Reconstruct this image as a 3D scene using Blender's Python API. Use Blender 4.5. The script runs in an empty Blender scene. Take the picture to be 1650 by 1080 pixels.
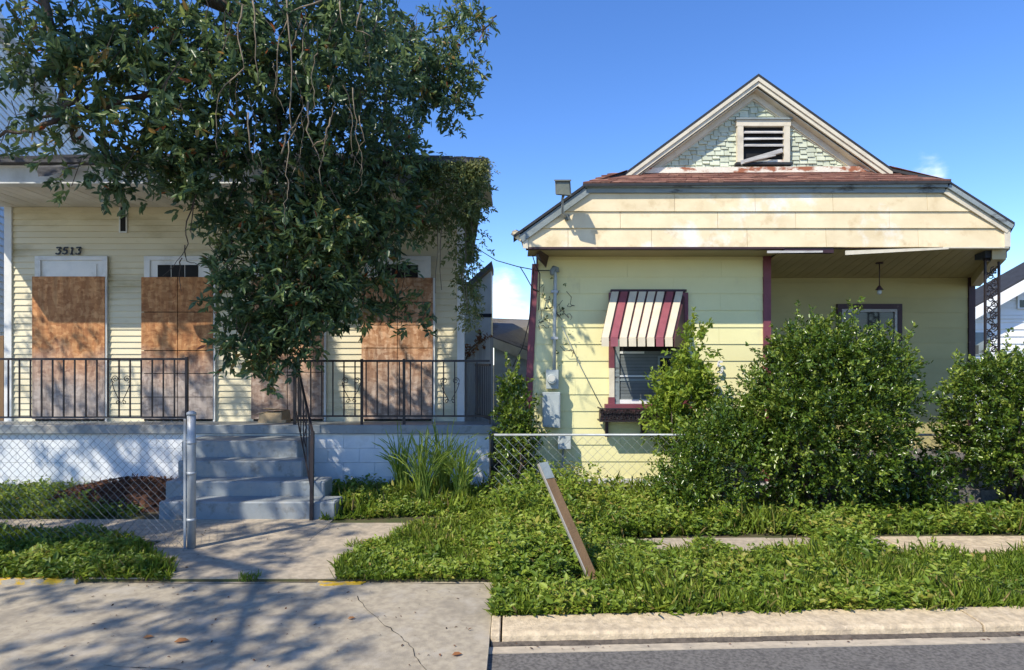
import bpy, bmesh, math, random
import numpy as np
from mathutils import Vector, Matrix

sc = bpy.context.scene
COL = sc.collection
R = random.Random(7)
NP = np.random.default_rng(11)
H = 1.645                       # eye height
F = 1000.0                      # focal length in photo pixels (photo 1650 wide)

# ------------------------------------------------------------------ camera
cam_d = bpy.data.cameras.new("camera")
cam_d.sensor_width = 36.0
cam_d.lens = F / 1650 * 36
cam_d.shift_x = -5 / 1650
cam_d.shift_y = 45 / 1650
cam_d.clip_end = 2000
cam_d.clip_start = 0.05
cam = bpy.data.objects.new("camera", cam_d)
cam.location = (0, 0, H)
cam.rotation_euler = (math.radians(90), 0, 0)
COL.objects.link(cam)
sc.camera = cam

# ------------------------------------------------------------------ light
SUN = Vector((0.97, 1.0, -1.45)).normalized()
elev = math.asin(-SUN.z)
azim = math.atan2(-SUN.x, -SUN.y)
world = bpy.data.worlds.new("World")
sc.world = world
world.use_nodes = True
wn, wl = world.node_tree.nodes, world.node_tree.links
bg = wn["Background"]
sky = wn.new("ShaderNodeTexSky")
sky.sky_type = 'NISHITA'
sky.sun_disc = False
sky.sun_elevation = elev
sky.sun_rotation = azim % (2 * math.pi)
sky.altitude = 300
sky.air_density = 1.0
sky.dust_density = 0.05
sky.ozone_density = 4.5
bg.inputs["Strength"].default_value = 0.15
def wmath(op, a, b=None):
    n = wn.new("ShaderNodeMath"); n.operation = op
    for i, v in enumerate((a, b)):
        if v is None: continue
        if isinstance(v, (int, float)): n.inputs[i].default_value = v
        else: wl.new(v, n.inputs[i])
    return n.outputs[0]
tc = wn.new("ShaderNodeTexCoord")
nrm = wn.new("ShaderNodeVectorMath"); nrm.operation = 'NORMALIZE'
wl.new(tc.outputs["Generated"], nrm.inputs[0])
noi = wn.new("ShaderNodeTexNoise")
noi.inputs["Scale"].default_value = 7.0
noi.inputs["Detail"].default_value = 7.0
noi.inputs["Roughness"].default_value = 0.6
mp = wn.new("ShaderNodeMapping"); mp.inputs["Scale"].default_value = (1, 1, 2.2)
wl.new(nrm.outputs[0], mp.inputs[0]); wl.new(mp.outputs[0], noi.inputs[0])
sep = wn.new("ShaderNodeSeparateXYZ"); wl.new(nrm.outputs[0], sep.inputs[0])
low = wn.new("ShaderNodeMapRange")           # low bank of fair weather cloud near the horizon all round
low.inputs[1].default_value = 0.03; low.inputs[2].default_value = 0.17
low.inputs[3].default_value = 0.20; low.inputs[4].default_value = -0.25
wl.new(sep.outputs[2], low.inputs[0])
def puff(d, r):
    v = Vector(d).normalized()
    n = wn.new("ShaderNodeVectorMath"); n.operation = 'DISTANCE'
    wl.new(nrm.outputs[0], n.inputs[0]); n.inputs[1].default_value = v
    m = wn.new("ShaderNodeMapRange")
    m.inputs[1].default_value = 0.0; m.inputs[2].default_value = r
    m.inputs[3].default_value = 1.0; m.inputs[4].default_value = 0.0
    wl.new(n.outputs["Value"], m.inputs[0])
    return m.outputs[0]
p1 = wmath('MULTIPLY', puff((0.655, 1, 0.335), 0.06), 0.36)
p1b = wmath('MULTIPLY', puff((0.69, 1, 0.305), 0.055), 0.30)
p2 = wmath('MULTIPLY', puff((-0.015, 1, 0.135), 0.10), 0.34)
cl = wmath('ADD', wmath('ADD', noi.outputs[0], low.outputs[0]), wmath('ADD', wmath('ADD', p1, p1b), p2))
cm = wn.new("ShaderNodeMapRange"); cm.interpolation_type = 'SMOOTHSTEP'
cm.inputs[1].default_value = 0.56; cm.inputs[2].default_value = 0.86
wl.new(cl, cm.inputs[0])
hs = wn.new("ShaderNodeHueSaturation")
hs.inputs["Saturation"].default_value = 1.19
hs.inputs["Hue"].default_value = 0.510
wl.new(sky.outputs[0], hs.inputs["Color"])
mx = wn.new("ShaderNodeMixRGB"); mx.inputs[2].default_value = (6.0, 6.3, 6.8, 1)
wl.new(cm.outputs[0], mx.inputs[0]); wl.new(hs.outputs[0], mx.inputs[1])
wl.new(mx.outputs[0], bg.inputs["Color"])

sun_d = bpy.data.lights.new("sun", 'SUN')
sun_d.energy = 3.75
sun_d.angle = math.radians(0.53)
sun_d.color = (1.0, 0.92, 0.77)
sun = bpy.data.objects.new("sun", sun_d)
sun.rotation_euler = SUN.to_track_quat('-Z', 'Y').to_euler()
sun.location = (-8, -8, 14)
COL.objects.link(sun)

sc.view_settings.view_transform = 'Standard'
sc.view_settings.look = 'None'
sc.view_settings.exposure = 0.72
sc.view_settings.gamma = 1.0
sc.view_settings.use_curve_mapping = False
sc.render.engine = 'CYCLES'
sc.cycles.max_bounces = 6
sc.cycles.transparent_max_bounces = 8

# ------------------------------------------------------------------ helpers
def at(px, py, Y):
    """point seen at photo pixel (px,py) at distance Y"""
    return Vector(((px - 830) / F * Y, Y, H - (py - 585) / F * Y))
def gx(px, Y): return (px - 830) / F * Y
def gz(py, Y): return H - (py - 585) / F * Y
def ground(px, py, z=0.0):
    Y = (H - z) * F / (py - 585)
    return (gx(px, Y), Y)

ORG = {}
def thing(name, label, cat, loc=(0, 0, 0), group=None):
    o = bpy.data.objects.new(name, None)
    o.empty_display_size = 0.2
    o.location = loc
    COL.objects.link(o)
    o["label"] = label; o["category"] = cat
    if group: o["group"] = group
    ORG[o.name] = Vector(loc)
    return o
def tag(o, label, cat, group=None):
    o["label"] = label; o["category"] = cat
    if group: o["group"] = group
    return o
def put(name, mesh, parent=None, loc=(0, 0, 0), scale=None, rot=None, kind=None, label=None):
    """link mesh; loc is in world coordinates, parent things are never rotated"""
    o = bpy.data.objects.new(name, mesh)
    COL.objects.link(o)
    w = Vector(loc)
    if parent is not None:
        o.parent = parent
        o.location = w - ORG[parent.name]
    else:
        o.location = w
    ORG[o.name] = w
    if scale is not None: o.scale = scale
    if rot is not None: o.rotation_euler = rot
    if kind: o["kind"] = kind
    if label: o["label"] = label
    return o

class MB:
    """collects geometry in world coordinates"""
    def __init__(s): s.v = []; s.f = []; s.sm = []
    def quad(s, *pts):
        n = len(s.v); s.v += [tuple(p) for p in pts]; s.f.append(tuple(range(n, n + len(pts)))); s.sm.append(False)
        return s
    def box(s, x0, x1, y0, y1, z0, z1):
        return s.hexa([(x0, y0, z0), (x1, y0, z0), (x1, y1, z0), (x0, y1, z0)], [(x0, y0, z1), (x1, y0, z1), (x1, y1, z1), (x0, y1, z1)])
    def hexa(s, bot, top):
        n = len(s.v); k = len(bot)
        s.v += [tuple(p) for p in bot] + [tuple(p) for p in top]
        s.f.append(tuple(n + i for i in reversed(range(k)))); s.f.append(tuple(n + k + i for i in range(k)))
        for i in range(k):
            j = (i + 1) % k
            s.f.append((n + i, n + j, n + k + j, n + k + i))
        s.sm += [False] * (k + 2)
        return s
    def prism_y(s, poly, y0, y1):
        """poly of (x,z), extruded from y0 (front) to y1"""
        a = [(x, y1, z) for x, z in poly]; b = [(x, y0, z) for x, z in poly]
        return s.hexa(a, b)
    def prism_z(s, poly, z0, z1):
        return s.hexa([(x, y, z0) for x, y in poly], [(x, y, z1) for x, y in poly])
    def slab(s, quad, t):
        """quad (4 points) with thickness t downwards along z"""
        return s.hexa([(p[0], p[1], p[2] - t) for p in quad], [tuple(p) for p in quad])
    def tube(s, pts, r, n=6, caps=True):
        pts = [Vector(p) for p in pts]
        if not hasattr(r, '__len__'): r = [r] * len(pts)
        base = len(s.v); up = Vector((0.31, 0.17, 0.93))
        for i, p in enumerate(pts):
            d = (pts[min(i + 1, len(pts) - 1)] - pts[max(i - 1, 0)])
            if d.length < 1e-9: d = Vector((0, 0, 1))
            d.normalize()
            a = d.cross(up)
            if a.length < 1e-3: a = d.cross(Vector((1, 0, 0)))
            a.normalize(); b = d.cross(a)
            for k in range(n):
                t = 2 * math.pi * k / n
                q = p + (a * math.cos(t) + b * math.sin(t)) * r[i]
                s.v.append(tuple(q))
        for i in range(len(pts) - 1):
            for k in range(n):
                k2 = (k + 1) % n
                s.f.append((base + i * n + k, base + i * n + k2, base + (i + 1) * n + k2, base + (i + 1) * n + k)); s.sm.append(n > 4)
        if caps:
            s.f.append(tuple(base + k for k in reversed(range(n)))); s.f.append(tuple(base + (len(pts) - 1) * n + k for k in range(n)))
            s.sm += [False, False]
        return s
    def bar(s, a, b, w, d=None, up=Vector((0, 0, 1))):
        """square bar from a to b"""
        a = Vector(a); b = Vector(b); d = w if d is None else d
        t = (b - a).normalized(); x = t.cross(up)
        if x.length < 1e-3: x = Vector((1, 0, 0))
        x.normalize(); y = x.cross(t).normalized()
        q = [(-w / 2, -d / 2), (w / 2, -d / 2), (w / 2, d / 2), (-w / 2, d / 2)]
        return s.hexa([a + x * i + y * j for i, j in q], [b + x * i + y * j for i, j in q])
    def disc(s, c, r, axis_y0, axis_y1, n=14):
        poly = [(c[0] + r * math.cos(2 * math.pi * k / n), c[1] + r * math.sin(2 * math.pi * k / n)) for k in range(n)]
        return s.prism_y(poly, axis_y0, axis_y1)
    def mesh(s, name, mat, org=Vector((0, 0, 0))):
        me = bpy.data.meshes.new(name)
        me.from_pydata([(x - org[0], y - org[1], z - org[2]) for x, y, z in s.v], [], s.f)
        me.materials.append(mat)
        if any(s.sm): me.polygons.foreach_set("use_smooth", s.sm)
        me.update()
        return me
    def build(s, name, mat, parent=None, kind=None, label=None, bevel=0):
        org = ORG[parent.name] if parent is not None else Vector((0, 0, 0))
        me = s.mesh(name, mat, org)
        bm = bmesh.new(); bm.from_mesh(me)
        bmesh.ops.recalc_face_normals(bm, faces=bm.faces)
        if bevel:
            bmesh.ops.bevel(bm, geom=[e for e in bm.edges if e.calc_face_angle(0) > 0.5], offset=bevel, segments=1, affect='EDGES')
        bm.to_mesh(me); bm.free()
        return put(name, me, parent, org, kind=kind, label=label)

# ------------------------------------------------------------------ materials
def pmat(name, c1, c2=None, scale=5.0, stretch=(1, 1, 1), rough=0.65, bump=0.15, bscale=60.0, bstretch=None, rnd=0.06,
         dirt=None, dscale=1.2, dlo=0.55, dhi=0.75, dstretch=(1, 1, 1), spec=0.35, metal=0.0, detail=5.0, dirt2=None, bdist=0.01):
    """two-tone mottled surface with optional patches of dirt, world position based"""
    m = bpy.data.materials.new(name); m.use_nodes = True
    N, L = m.node_tree.nodes, m.node_tree.links
    b = N["Principled BSDF"]
    b.inputs["Roughness"].default_value = rough
    b.inputs["Specular IOR Level"].default_value = spec
    b.inputs["Metallic"].default_value = metal
    g = N.new("ShaderNodeNewGeometry")
    def noise(sc_, st, det=detail, rg=0.6):
        mpn = N.new("ShaderNodeMapping"); mpn.inputs["Scale"].default_value = st
        L.new(g.outputs["Position"], mpn.inputs[0])
        n = N.new("ShaderNodeTexNoise"); n.inputs["Scale"].default_value = sc_
        n.inputs["Detail"].default_value = det; n.inputs["Roughness"].default_value = rg
        L.new(mpn.outputs[0], n.inputs[0]); return n.outputs[0]
    c2 = c2 or tuple(min(1, x * 0.8) for x in c1)
    r = N.new("ShaderNodeValToRGB")
    r.color_ramp.elements[0].position = 0.35; r.color_ramp.elements[0].color = (*c2, 1)
    r.color_ramp.elements[1].position = 0.62; r.color_ramp.elements[1].color = (*c1, 1)
    L.new(noise(scale, stretch), r.inputs[0])
    col = r.outputs[0]
    for k, d in enumerate((dirt, dirt2)):
        if d is None: continue
        mr = N.new("ShaderNodeMapRange"); mr.inputs[1].default_value = dlo; mr.inputs[2].default_value = dhi
        L.new(noise(dscale * (1 if k == 0 else 2.7), dstretch if k == 0 else (1, 1, 1), 6, 0.65), mr.inputs[0])
        mxn = N.new("ShaderNodeMixRGB"); mxn.inputs[2].default_value = (*d, 1)
        L.new(mr.outputs[0], mxn.inputs[0]); L.new(col, mxn.inputs[1]); col = mxn.outputs[0]
    if rnd:
        oi = N.new("ShaderNodeObjectInfo")
        mr = N.new("ShaderNodeMapRange"); mr.inputs[3].default_value = 1 - rnd; mr.inputs[4].default_value = 1 + rnd
        L.new(oi.outputs["Random"], mr.inputs[0])
        h = N.new("ShaderNodeHueSaturation"); L.new(mr.outputs[0], h.inputs["Value"]); L.new(col, h.inputs["Color"]); col = h.outputs[0]
    L.new(col, b.inputs["Base Color"])
    if bump:
        bp = N.new("ShaderNodeBump"); bp.inputs["Strength"].default_value = bump; bp.inputs["Distance"].default_value = bdist
        L.new(noise(bscale, bstretch or (1, 1, 1), 4), bp.inputs["Height"]); L.new(bp.outputs[0], b.inputs["Normal"])
    m["b"] = 0
    return m

def leafmat(name, dark, mid, light, rough=0.42, transl=0.3, spec=0.45, extra=None):
    m = bpy.data.materials.new(name); m.use_nodes = True
    N, L = m.node_tree.nodes, m.node_tree.links
    b = N["Principled BSDF"]; out = N["Material Output"]
    a = N.new("ShaderNodeAttribute"); a.attribute_name = "tint"
    r = N.new("ShaderNodeValToRGB"); e = r.color_ramp.elements
    e[0].position = 0.0; e[0].color = (*dark, 1); e[1].position = 0.93; e[1].color = (*light, 1)
    k = e.new(0.5); k.color = (*mid, 1)
    if extra: k = e.new(0.985); k.color = (*extra, 1)
    L.new(a.outputs["Fac"], r.inputs[0])
    L.new(r.outputs[0], b.inputs["Base Color"])
    b.inputs["Roughness"].default_value = rough; b.inputs["Specular IOR Level"].default_value = spec
    t = N.new("ShaderNodeBsdfTranslucent")
    hs_ = N.new("ShaderNodeHueSaturation"); hs_.inputs["Value"].default_value = 1.5; hs_.inputs["Hue"].default_value = 0.485
    L.new(r.outputs[0], hs_.inputs["Color"]); L.new(hs_.outputs[0], t.inputs["Color"])
    mxs = N.new("ShaderNodeMixShader"); mxs.inputs[0].default_value = transl
    L.new(b.outputs[0], mxs.inputs[1]); L.new(t.outputs[0], mxs.inputs[2]); L.new(mxs.outputs[0], out.inputs["Surface"])
    return m

def osb_mat(name, c=((0.27, 0.105, 0.036), (0.365, 0.16, 0.06), (0.46, 0.225, 0.095)), foot=.9):
    m = bpy.data.materials.new(name); m.use_nodes = True
    N, L = m.node_tree.nodes, m.node_tree.links; b = N["Principled BSDF"]
    g = N.new("ShaderNodeNewGeometry")
    def vor(st, sc_):
        mpn = N.new("ShaderNodeMapping"); mpn.inputs["Scale"].default_value = st; mpn.inputs["Rotation"].default_value = (0, R.uniform(0.2, 1.1), 0)
        L.new(g.outputs["Position"], mpn.inputs[0])
        v = N.new("ShaderNodeTexVoronoi"); v.inputs["Scale"].default_value = sc_; v.inputs["Randomness"].default_value = 1
        L.new(mpn.outputs[0], v.inputs[0])
        s_ = N.new("ShaderNodeSeparateColor"); L.new(v.outputs["Color"], s_.inputs[0]); return s_.outputs[0]
    mixv = N.new("ShaderNodeMath"); mixv.operation = 'ADD'
    L.new(vor((1, 1, 0.4), 22), mixv.inputs[0]); L.new(vor((0.5, 1, 0.9), 31), mixv.inputs[1])
    hv = N.new("ShaderNodeMath"); hv.operation = 'MULTIPLY'; hv.inputs[1].default_value = 0.5; L.new(mixv.outputs[0], hv.inputs[0])
    r = N.new("ShaderNodeValToRGB"); e = r.color_ramp.elements
    e[0].position = 0.1; e[0].color = (*c[0], 1); e[1].position = 0.9; e[1].color = (*c[2], 1)
    k = e.new(0.5); k.color = (*c[1], 1)
    L.new(hv.outputs[0], r.inputs[0])
    # rain-splash weathering that greys the foot of the boards
    sx = N.new("ShaderNodeSeparateXYZ"); L.new(g.outputs["Position"], sx.inputs[0])
    no = N.new("ShaderNodeTexNoise"); no.inputs["Scale"].default_value = 2.5; no.inputs["Detail"].default_value = 6; L.new(g.outputs["Position"], no.inputs[0])
    ad = N.new("ShaderNodeMath"); ad.operation = 'MULTIPLY_ADD'; ad.inputs[1].default_value = 0.9; L.new(no.outputs[0], ad.inputs[0]); L.new(sx.outputs[2], ad.inputs[2])
    mr = N.new("ShaderNodeMapRange"); mr.inputs[1].default_value = 1.75; mr.inputs[2].default_value = 2.35; mr.inputs[3].default_value = foot; mr.inputs[4].default_value = 0.0
    L.new(ad.outputs[0], mr.inputs[0])
    gr = N.new("ShaderNodeMixRGB"); gr.blend_type = 'MIX'
    gm = N.new("ShaderNodeHueSaturation"); gm.inputs["Saturation"].default_value = 0.16; gm.inputs["Value"].default_value = 0.66; L.new(r.outputs[0], gm.inputs["Color"])
    L.new(mr.outputs[0], gr.inputs[0]); L.new(r.outputs[0], gr.inputs[1]); L.new(gm.outputs[0], gr.inputs[2])
    oi = N.new("ShaderNodeObjectInfo"); m2 = N.new("ShaderNodeMapRange"); m2.inputs[3].default_value = 0.88; m2.inputs[4].default_value = 1.12
    L.new(oi.outputs["Random"], m2.inputs[0])
    mpS = N.new("ShaderNodeMapping"); mpS.inputs["Scale"].default_value = (9, 1, 0.7); L.new(g.outputs["Position"], mpS.inputs[0])
    ns = N.new("ShaderNodeTexNoise"); ns.inputs["Scale"].default_value = 1.6; ns.inputs["Detail"].default_value = 5; L.new(mpS.outputs[0], ns.inputs[0])
    ms = N.new("ShaderNodeMapRange"); ms.inputs[1].default_value = .35; ms.inputs[2].default_value = .65; ms.inputs[3].default_value = .74; ms.inputs[4].default_value = 1.12; L.new(ns.outputs[0], ms.inputs[0])
    mm = N.new("ShaderNodeMath"); mm.operation = 'MULTIPLY'; L.new(m2.outputs[0], mm.inputs[0]); L.new(ms.outputs[0], mm.inputs[1])
    h = N.new("ShaderNodeHueSaturation"); L.new(mm.outputs[0], h.inputs["Value"]); L.new(gr.outputs[0], h.inputs["Color"])
    L.new(h.outputs[0], b.inputs["Base Color"]); b.inputs["Roughness"].default_value = 0.75
    bp = N.new("ShaderNodeBump"); bp.inputs["Strength"].default_value = 0.25; bp.inputs["Distance"].default_value = 0.004
    L.new(hv.outputs[0], bp.inputs["Height"]); L.new(bp.outputs[0], b.inputs["Normal"])
    return m

M = {}
M['lsiding'] = pmat("cream_vinyl", (0.70, 0.635, 0.45), (0.64, 0.575, 0.40), 3, (0.4, 1, 1), 0.5, 0.05, 90, rnd=0.05,
                    dirt=(0.33, 0.27, 0.12), dscale=1.0, dlo=0.52, dhi=0.72, dstretch=(0.45, 1, 1.5))
M['wtrim'] = pmat("white_trim", (0.74, 0.74, 0.72), (0.66, 0.67, 0.66), 6, rough=0.5, bump=0.08, dirt=(0.42, 0.42, 0.38), dscale=2.2, dlo=0.58, dhi=0.8)
M['lfascia'] = pmat("fascia_white", (0.66, 0.67, 0.66), (0.56, 0.58, 0.58), 2, rough=0.55, bump=0.08, dirt=(0.36, 0.36, 0.33), dscale=1.5, dlo=0.55, dhi=0.85)
M['lceil'] = pmat("ceiling_planks", (0.66, 0.64, 0.58), (0.56, 0.53, 0.46), 2, rough=0.6, bump=0.06, rnd=0.1, dirt=(0.30, 0.25, 0.17), dscale=1.5, dlo=0.56, dhi=0.9)
M['lfound'] = pmat("painted_block", (0.76, 0.78, 0.79), (0.68, 0.71, 0.73), 4, rough=0.7, bump=0.35, bscale=120, rnd=0.03, dirt=(0.48, 0.47, 0.42), dscale=2, dlo=0.6, dhi=0.82)
M['porch'] = pmat("grey_porch_paint", (0.26, 0.285, 0.295), (0.215, 0.24, 0.25), 5, rough=0.5, bump=0.2, bscale=50, rnd=0.05, dirt=(0.33, 0.31, 0.27), dscale=3.0, dlo=0.54, dhi=0.70, dirt2=(0.15, 0.155, 0.15))
M['osb'] = osb_mat("strand_board", ((0.30, 0.115, 0.036), (0.44, 0.195, 0.07), (0.58, 0.30, 0.125)))
M['osb2'] = osb_mat("sunlit_pale_strand_board", ((0.30, 0.135, 0.06), (0.46, 0.245, 0.125), (0.62, 0.40, 0.25)), .55)  # sunlight on the right-hand doors put into the palette, plus somewhat paler board
M['iron'] = pmat("black_iron", (0.022, 0.02, 0.024), (0.03, 0.022, 0.022), 9, rough=0.45, bump=0.1, rnd=0, dirt=(0.075, 0.04, 0.025), dscale=7, dlo=0.6, dhi=0.75)
M['galv'] = pmat("galvanised", (0.42, 0.44, 0.45), (0.33, 0.35, 0.36), 9, rough=0.5, bump=0.1, metal=0.25, rnd=0, dirt=(0.27, 0.22, 0.17), dscale=6, dlo=0.6, dhi=0.75)
M['wire'] = pmat("chain_wire", (0.20, 0.21, 0.215), (0.15, 0.15, 0.15), 9, rough=0.5, bump=0, metal=0.4, rnd=0)
M['wirel'] = pmat("chain_wire_bright", (0.50, 0.51, 0.50), (0.42, 0.42, 0.40), 9, rough=0.45, bump=0, metal=0.4, rnd=0)
M['dark'] = pmat("dark_inside", (0.012, 0.012, 0.013), (0.01, 0.01, 0.01), 3, rough=0.8, bump=0, rnd=0)
M['glass'] = pmat("dark_glass", (0.018, 0.024, 0.026), (0.014, 0.018, 0.02), 2, rough=0.06, bump=0, rnd=0, spec=0.6)
M['concrete'] = pmat("street_concrete", (0.40, 0.345, 0.255), (0.285, 0.245, 0.185), 18, rough=0.85, bump=0.5, bscale=160, rnd=0, dirt=(0.24, 0.21, 0.165), dscale=1.6, dlo=0.52, dhi=0.72, dirt2=(0.41, 0.365, 0.295), bdist=0.006)
M['path'] = pmat("path_concrete", (0.46, 0.385, 0.285), (0.315, 0.265, 0.20), 17, rough=0.9, bump=0.5, bscale=130, rnd=0, dirt=(0.26, 0.235, 0.19), dscale=2.1, dlo=0.5, dhi=0.7, bdist=0.006)
M['curb'] = pmat("curb_concrete", (0.62, 0.495, 0.325), (0.42, 0.335, 0.225), 22, rough=0.9, bump=0.7, bscale=90, rnd=0.04, dirt=(0.36, 0.29, 0.205), dscale=5.0, dlo=0.50, dhi=0.70, dirt2=(0.66, 0.54, 0.37), bdist=0.012)
M['gutter'] = pmat("gutter_concrete", (0.52, 0.44, 0.325), (0.37, 0.315, 0.24), 20, (0.6, 1, 1), rough=0.9, bump=0.5, bscale=120, rnd=0.03, dirt=(0.25, 0.22, 0.18), dscale=3, dlo=0.55, dhi=0.7, bdist=0.006)
M['asphalt'] = pmat("asphalt", (0.185, 0.172, 0.155), (0.088, 0.082, 0.076), 48, rough=0.9, bump=0.9, bscale=260, rnd=0, detail=3, dirt=(0.085, 0.08, 0.077), dscale=2.5, dlo=0.55, dhi=0.8, dirt2=(0.175, 0.165, 0.15), bdist=0.006)
M['soil'] = pmat("soil", (0.12, 0.085, 0.05), (0.075, 0.055, 0.032), 6, rough=1, bump=0.8, bscale=50, rnd=0, dirt=(0.06, 0.075, 0.022), dscale=3, dlo=0.4, dhi=0.6)
M['grit'] = pmat("gutter_grit_shadow", (0.14, 0.115, 0.09), (0.07, 0.058, 0.046), 30, rough=1, bump=.8, bscale=120, rnd=0)
M['mulch'] = pmat("mulch", (0.11, 0.05, 0.028), (0.055, 0.028, 0.018), 25, rough=1, bump=1, bscale=70, rnd=0)
M['yellow'] = pmat("worn_yellow_paint", (0.74, 0.46, 0.03), (0.62, 0.38, 0.03), 8, rough=0.7, bump=0.4, bscale=80, rnd=0, dirt=(0.37, 0.33, 0.26), dscale=7, dlo=0.48, dhi=0.57)
M['bark'] = pmat("bark", (0.13, 0.10, 0.075), (0.06, 0.045, 0.035), 12, (1, 1, 0.3), rough=0.95, bump=0.9, bscale=30, bstretch=(1, 1, 0.3), rnd=0, bdist=0.03)
M['twig'] = pmat("pale_twig", (0.23, 0.185, 0.13), (0.13, 0.105, 0.075), 14, rough=0.9, bump=0.3, rnd=0)
M['dtwig'] = pmat("dark_twig", (0.08, 0.06, 0.045), (0.05, 0.04, 0.03), 14, rough=0.9, bump=0.3, rnd=0)
M['shingle_l'] = pmat("grey_shingles", (0.085, 0.085, 0.09), (0.05, 0.05, 0.055), 30, (0.4, 1, 1), rough=0.95, bump=0.5, bscale=120, rnd=0.12)
# right house
M['rsiding'] = pmat("yellow_siding", (0.80, 0.745, 0.395), (0.75, 0.695, 0.36), 2, (0.5, 1, 1), rough=0.55, bump=0.16, bscale=40, bstretch=(1, 1, 0.15), rnd=0.025, dirt=(0.58, 0.53, 0.31), dscale=2.2, dlo=0.6, dhi=0.85)
M['rporch'] = pmat("shaded_yellow_porch_wall", (0.43, 0.37, 0.165), (0.38, 0.33, 0.145), 2, (0.5, 1, 1), rough=0.6, bump=0.1, rnd=0.03)  # darker copy of the siding yellow, with the recess shade put into the colour
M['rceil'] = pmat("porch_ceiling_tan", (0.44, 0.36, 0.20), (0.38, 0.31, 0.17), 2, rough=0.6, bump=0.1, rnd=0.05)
M['rboard'] = pmat("gable_board_cream", (0.77, 0.645, 0.42), (0.68, 0.555, 0.345), 3.0, (0.9, 1, 1.2), rough=0.6, bump=0.2, bscale=50, bstretch=(1, 1, 0.25), rnd=0.035, dirt=(0.77, 0.74, 0.66), dscale=1.3, dlo=0.55, dhi=0.66, dirt2=(0.62, 0.49, 0.29))
M['rtrim'] = pmat("cream_trim", (0.66, 0.60, 0.47), (0.58, 0.52, 0.40), 7, rough=0.6, bump=0.2, rnd=0.03, dirt=(0.40, 0.36, 0.29), dscale=4, dlo=0.6, dhi=0.8)
M['gtrim'] = pmat("weathered_blue_grey_trim", (0.26, 0.30, 0.30), (0.20, 0.235, 0.24), 7, (0.4, 1, 1), rough=0.7, bump=0.4, bscale=50, rnd=0.05, dirt=(0.06, 0.06, 0.06), dscale=5, dlo=0.58, dhi=0.66, dstretch=(0.4, 1, 1))
M['shake'] = pmat("sage_shake", (0.53, 0.56, 0.44), (0.44, 0.475, 0.365), 7, rough=0.7, bump=0.3, bscale=60, bstretch=(1, 1, 0.2), rnd=0.12)
M['burg'] = pmat("burgundy_paint", (0.20, 0.055, 0.07), (0.15, 0.042, 0.055), 6, rough=0.5, bump=0.15, rnd=0.05, dirt=(0.30, 0.17, 0.15), dscale=5, dlo=0.62, dhi=0.78)
M['burgd'] = pmat("dark_burgundy_trim", (0.05, 0.022, 0.028), (0.038, 0.018, 0.022), 6, rough=0.5, bump=0.15, rnd=0.05, dirt=(0.14, 0.10, 0.09), dscale=6, dlo=0.62, dhi=0.7)
M['rshingle'] = pmat("red_brown_shingles", (0.235, 0.105, 0.075), (0.13, 0.065, 0.05), 14, (0.5, 1, 1), rough=0.95, bump=0.6, bscale=160, rnd=0, dirt=(0.32, 0.17, 0.12), dscale=9, dlo=0.5, dhi=0.6, dstretch=(0.3, 1, 1))
M['edge'] = pmat("dark_roof_edge", (0.035, 0.038, 0.045), (0.025, 0.027, 0.03), 9, rough=0.8, bump=0.2, rnd=0)
M['flash'] = pmat("peeling_flashing", (0.78, 0.72, 0.60), (0.70, 0.62, 0.50), 6, rough=0.7, bump=0.4, rnd=0, dirt=(0.33, 0.12, 0.06), dscale=3, dlo=0.52, dhi=0.60, dstretch=(1.2, 1, 3))
M['slat'] = pmat("grey_louvre", (0.50, 0.49, 0.46), (0.34, 0.32, 0.30), 14, (0.3, 1, 1), rough=0.8, bump=0.4, rnd=0.1)
M['acream'] = pmat("awning_cream", (0.68, 0.60, 0.44), (0.60, 0.52, 0.38), 5, rough=0.4, bump=0.03, rnd=0.03, dirt=(0.66, 0.52, 0.44), dscale=4, dlo=0.6, dhi=0.8)
M['aburg'] = pmat("awning_burgundy", (0.31, 0.095, 0.11), (0.24, 0.07, 0.085), 5, rough=0.4, bump=0.03, rnd=0.03)
M['abase'] = pmat("awning_dark_base", (0.10, 0.04, 0.045), (0.08, 0.03, 0.035), 5, rough=0.5, bump=0.03, rnd=0)
M['egrey'] = pmat("meter_grey", (0.42, 0.46, 0.45), (0.36, 0.40, 0.39), 6, rough=0.45, bump=0.06, rnd=0.04)
M['flood'] = pmat("flood_grey", (0.14, 0.15, 0.13), (0.10, 0.11, 0.10), 6, rough=0.45, bump=0.1, rnd=0)
M['floodglass'] = pmat("flood_glass", (0.16, 0.17, 0.13), (0.12, 0.13, 0.10), 6, rough=0.12, bump=0, rnd=0)
M['plank'] = pmat("brown_plank", (0.21, 0.125, 0.06), (0.13, 0.08, 0.04), 5, (1, 1, 0.25), rough=0.7, bump=0.3, bscale=50, rnd=0)
M['plankedge'] = pmat("pale_plank_edge", (0.40, 0.37, 0.32), (0.32, 0.29, 0.25), 8, rough=0.6, bump=0.2, rnd=0)
M['blind'] = pmat("grey_blind", (0.15, 0.165, 0.165), (0.11, 0.125, 0.125), 3, rough=0.5, bump=0, rnd=0.12)
M['white'] = pmat("white_paint", (0.84, 0.84, 0.83), (0.79, 0.80, 0.80), 3, rough=0.55, bump=0.05, rnd=0.02)
M['nsiding'] = pmat("neighbour_pale_siding", (0.72, 0.72, 0.65), (0.65, 0.65, 0.58), 3, rough=0.6, bump=0.05, rnd=0.03)
M['nroof'] = pmat("neighbour_grey_roof", (0.17, 0.155, 0.14), (0.12, 0.11, 0.10), 20, (0.4, 1, 1), rough=0.95, bump=0.5, rnd=0)
M['card'] = pmat("cardboard", (0.38, 0.29, 0.18), (0.31, 0.23, 0.14), 5, rough=0.85, bump=0.2, rnd=0.05)
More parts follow.
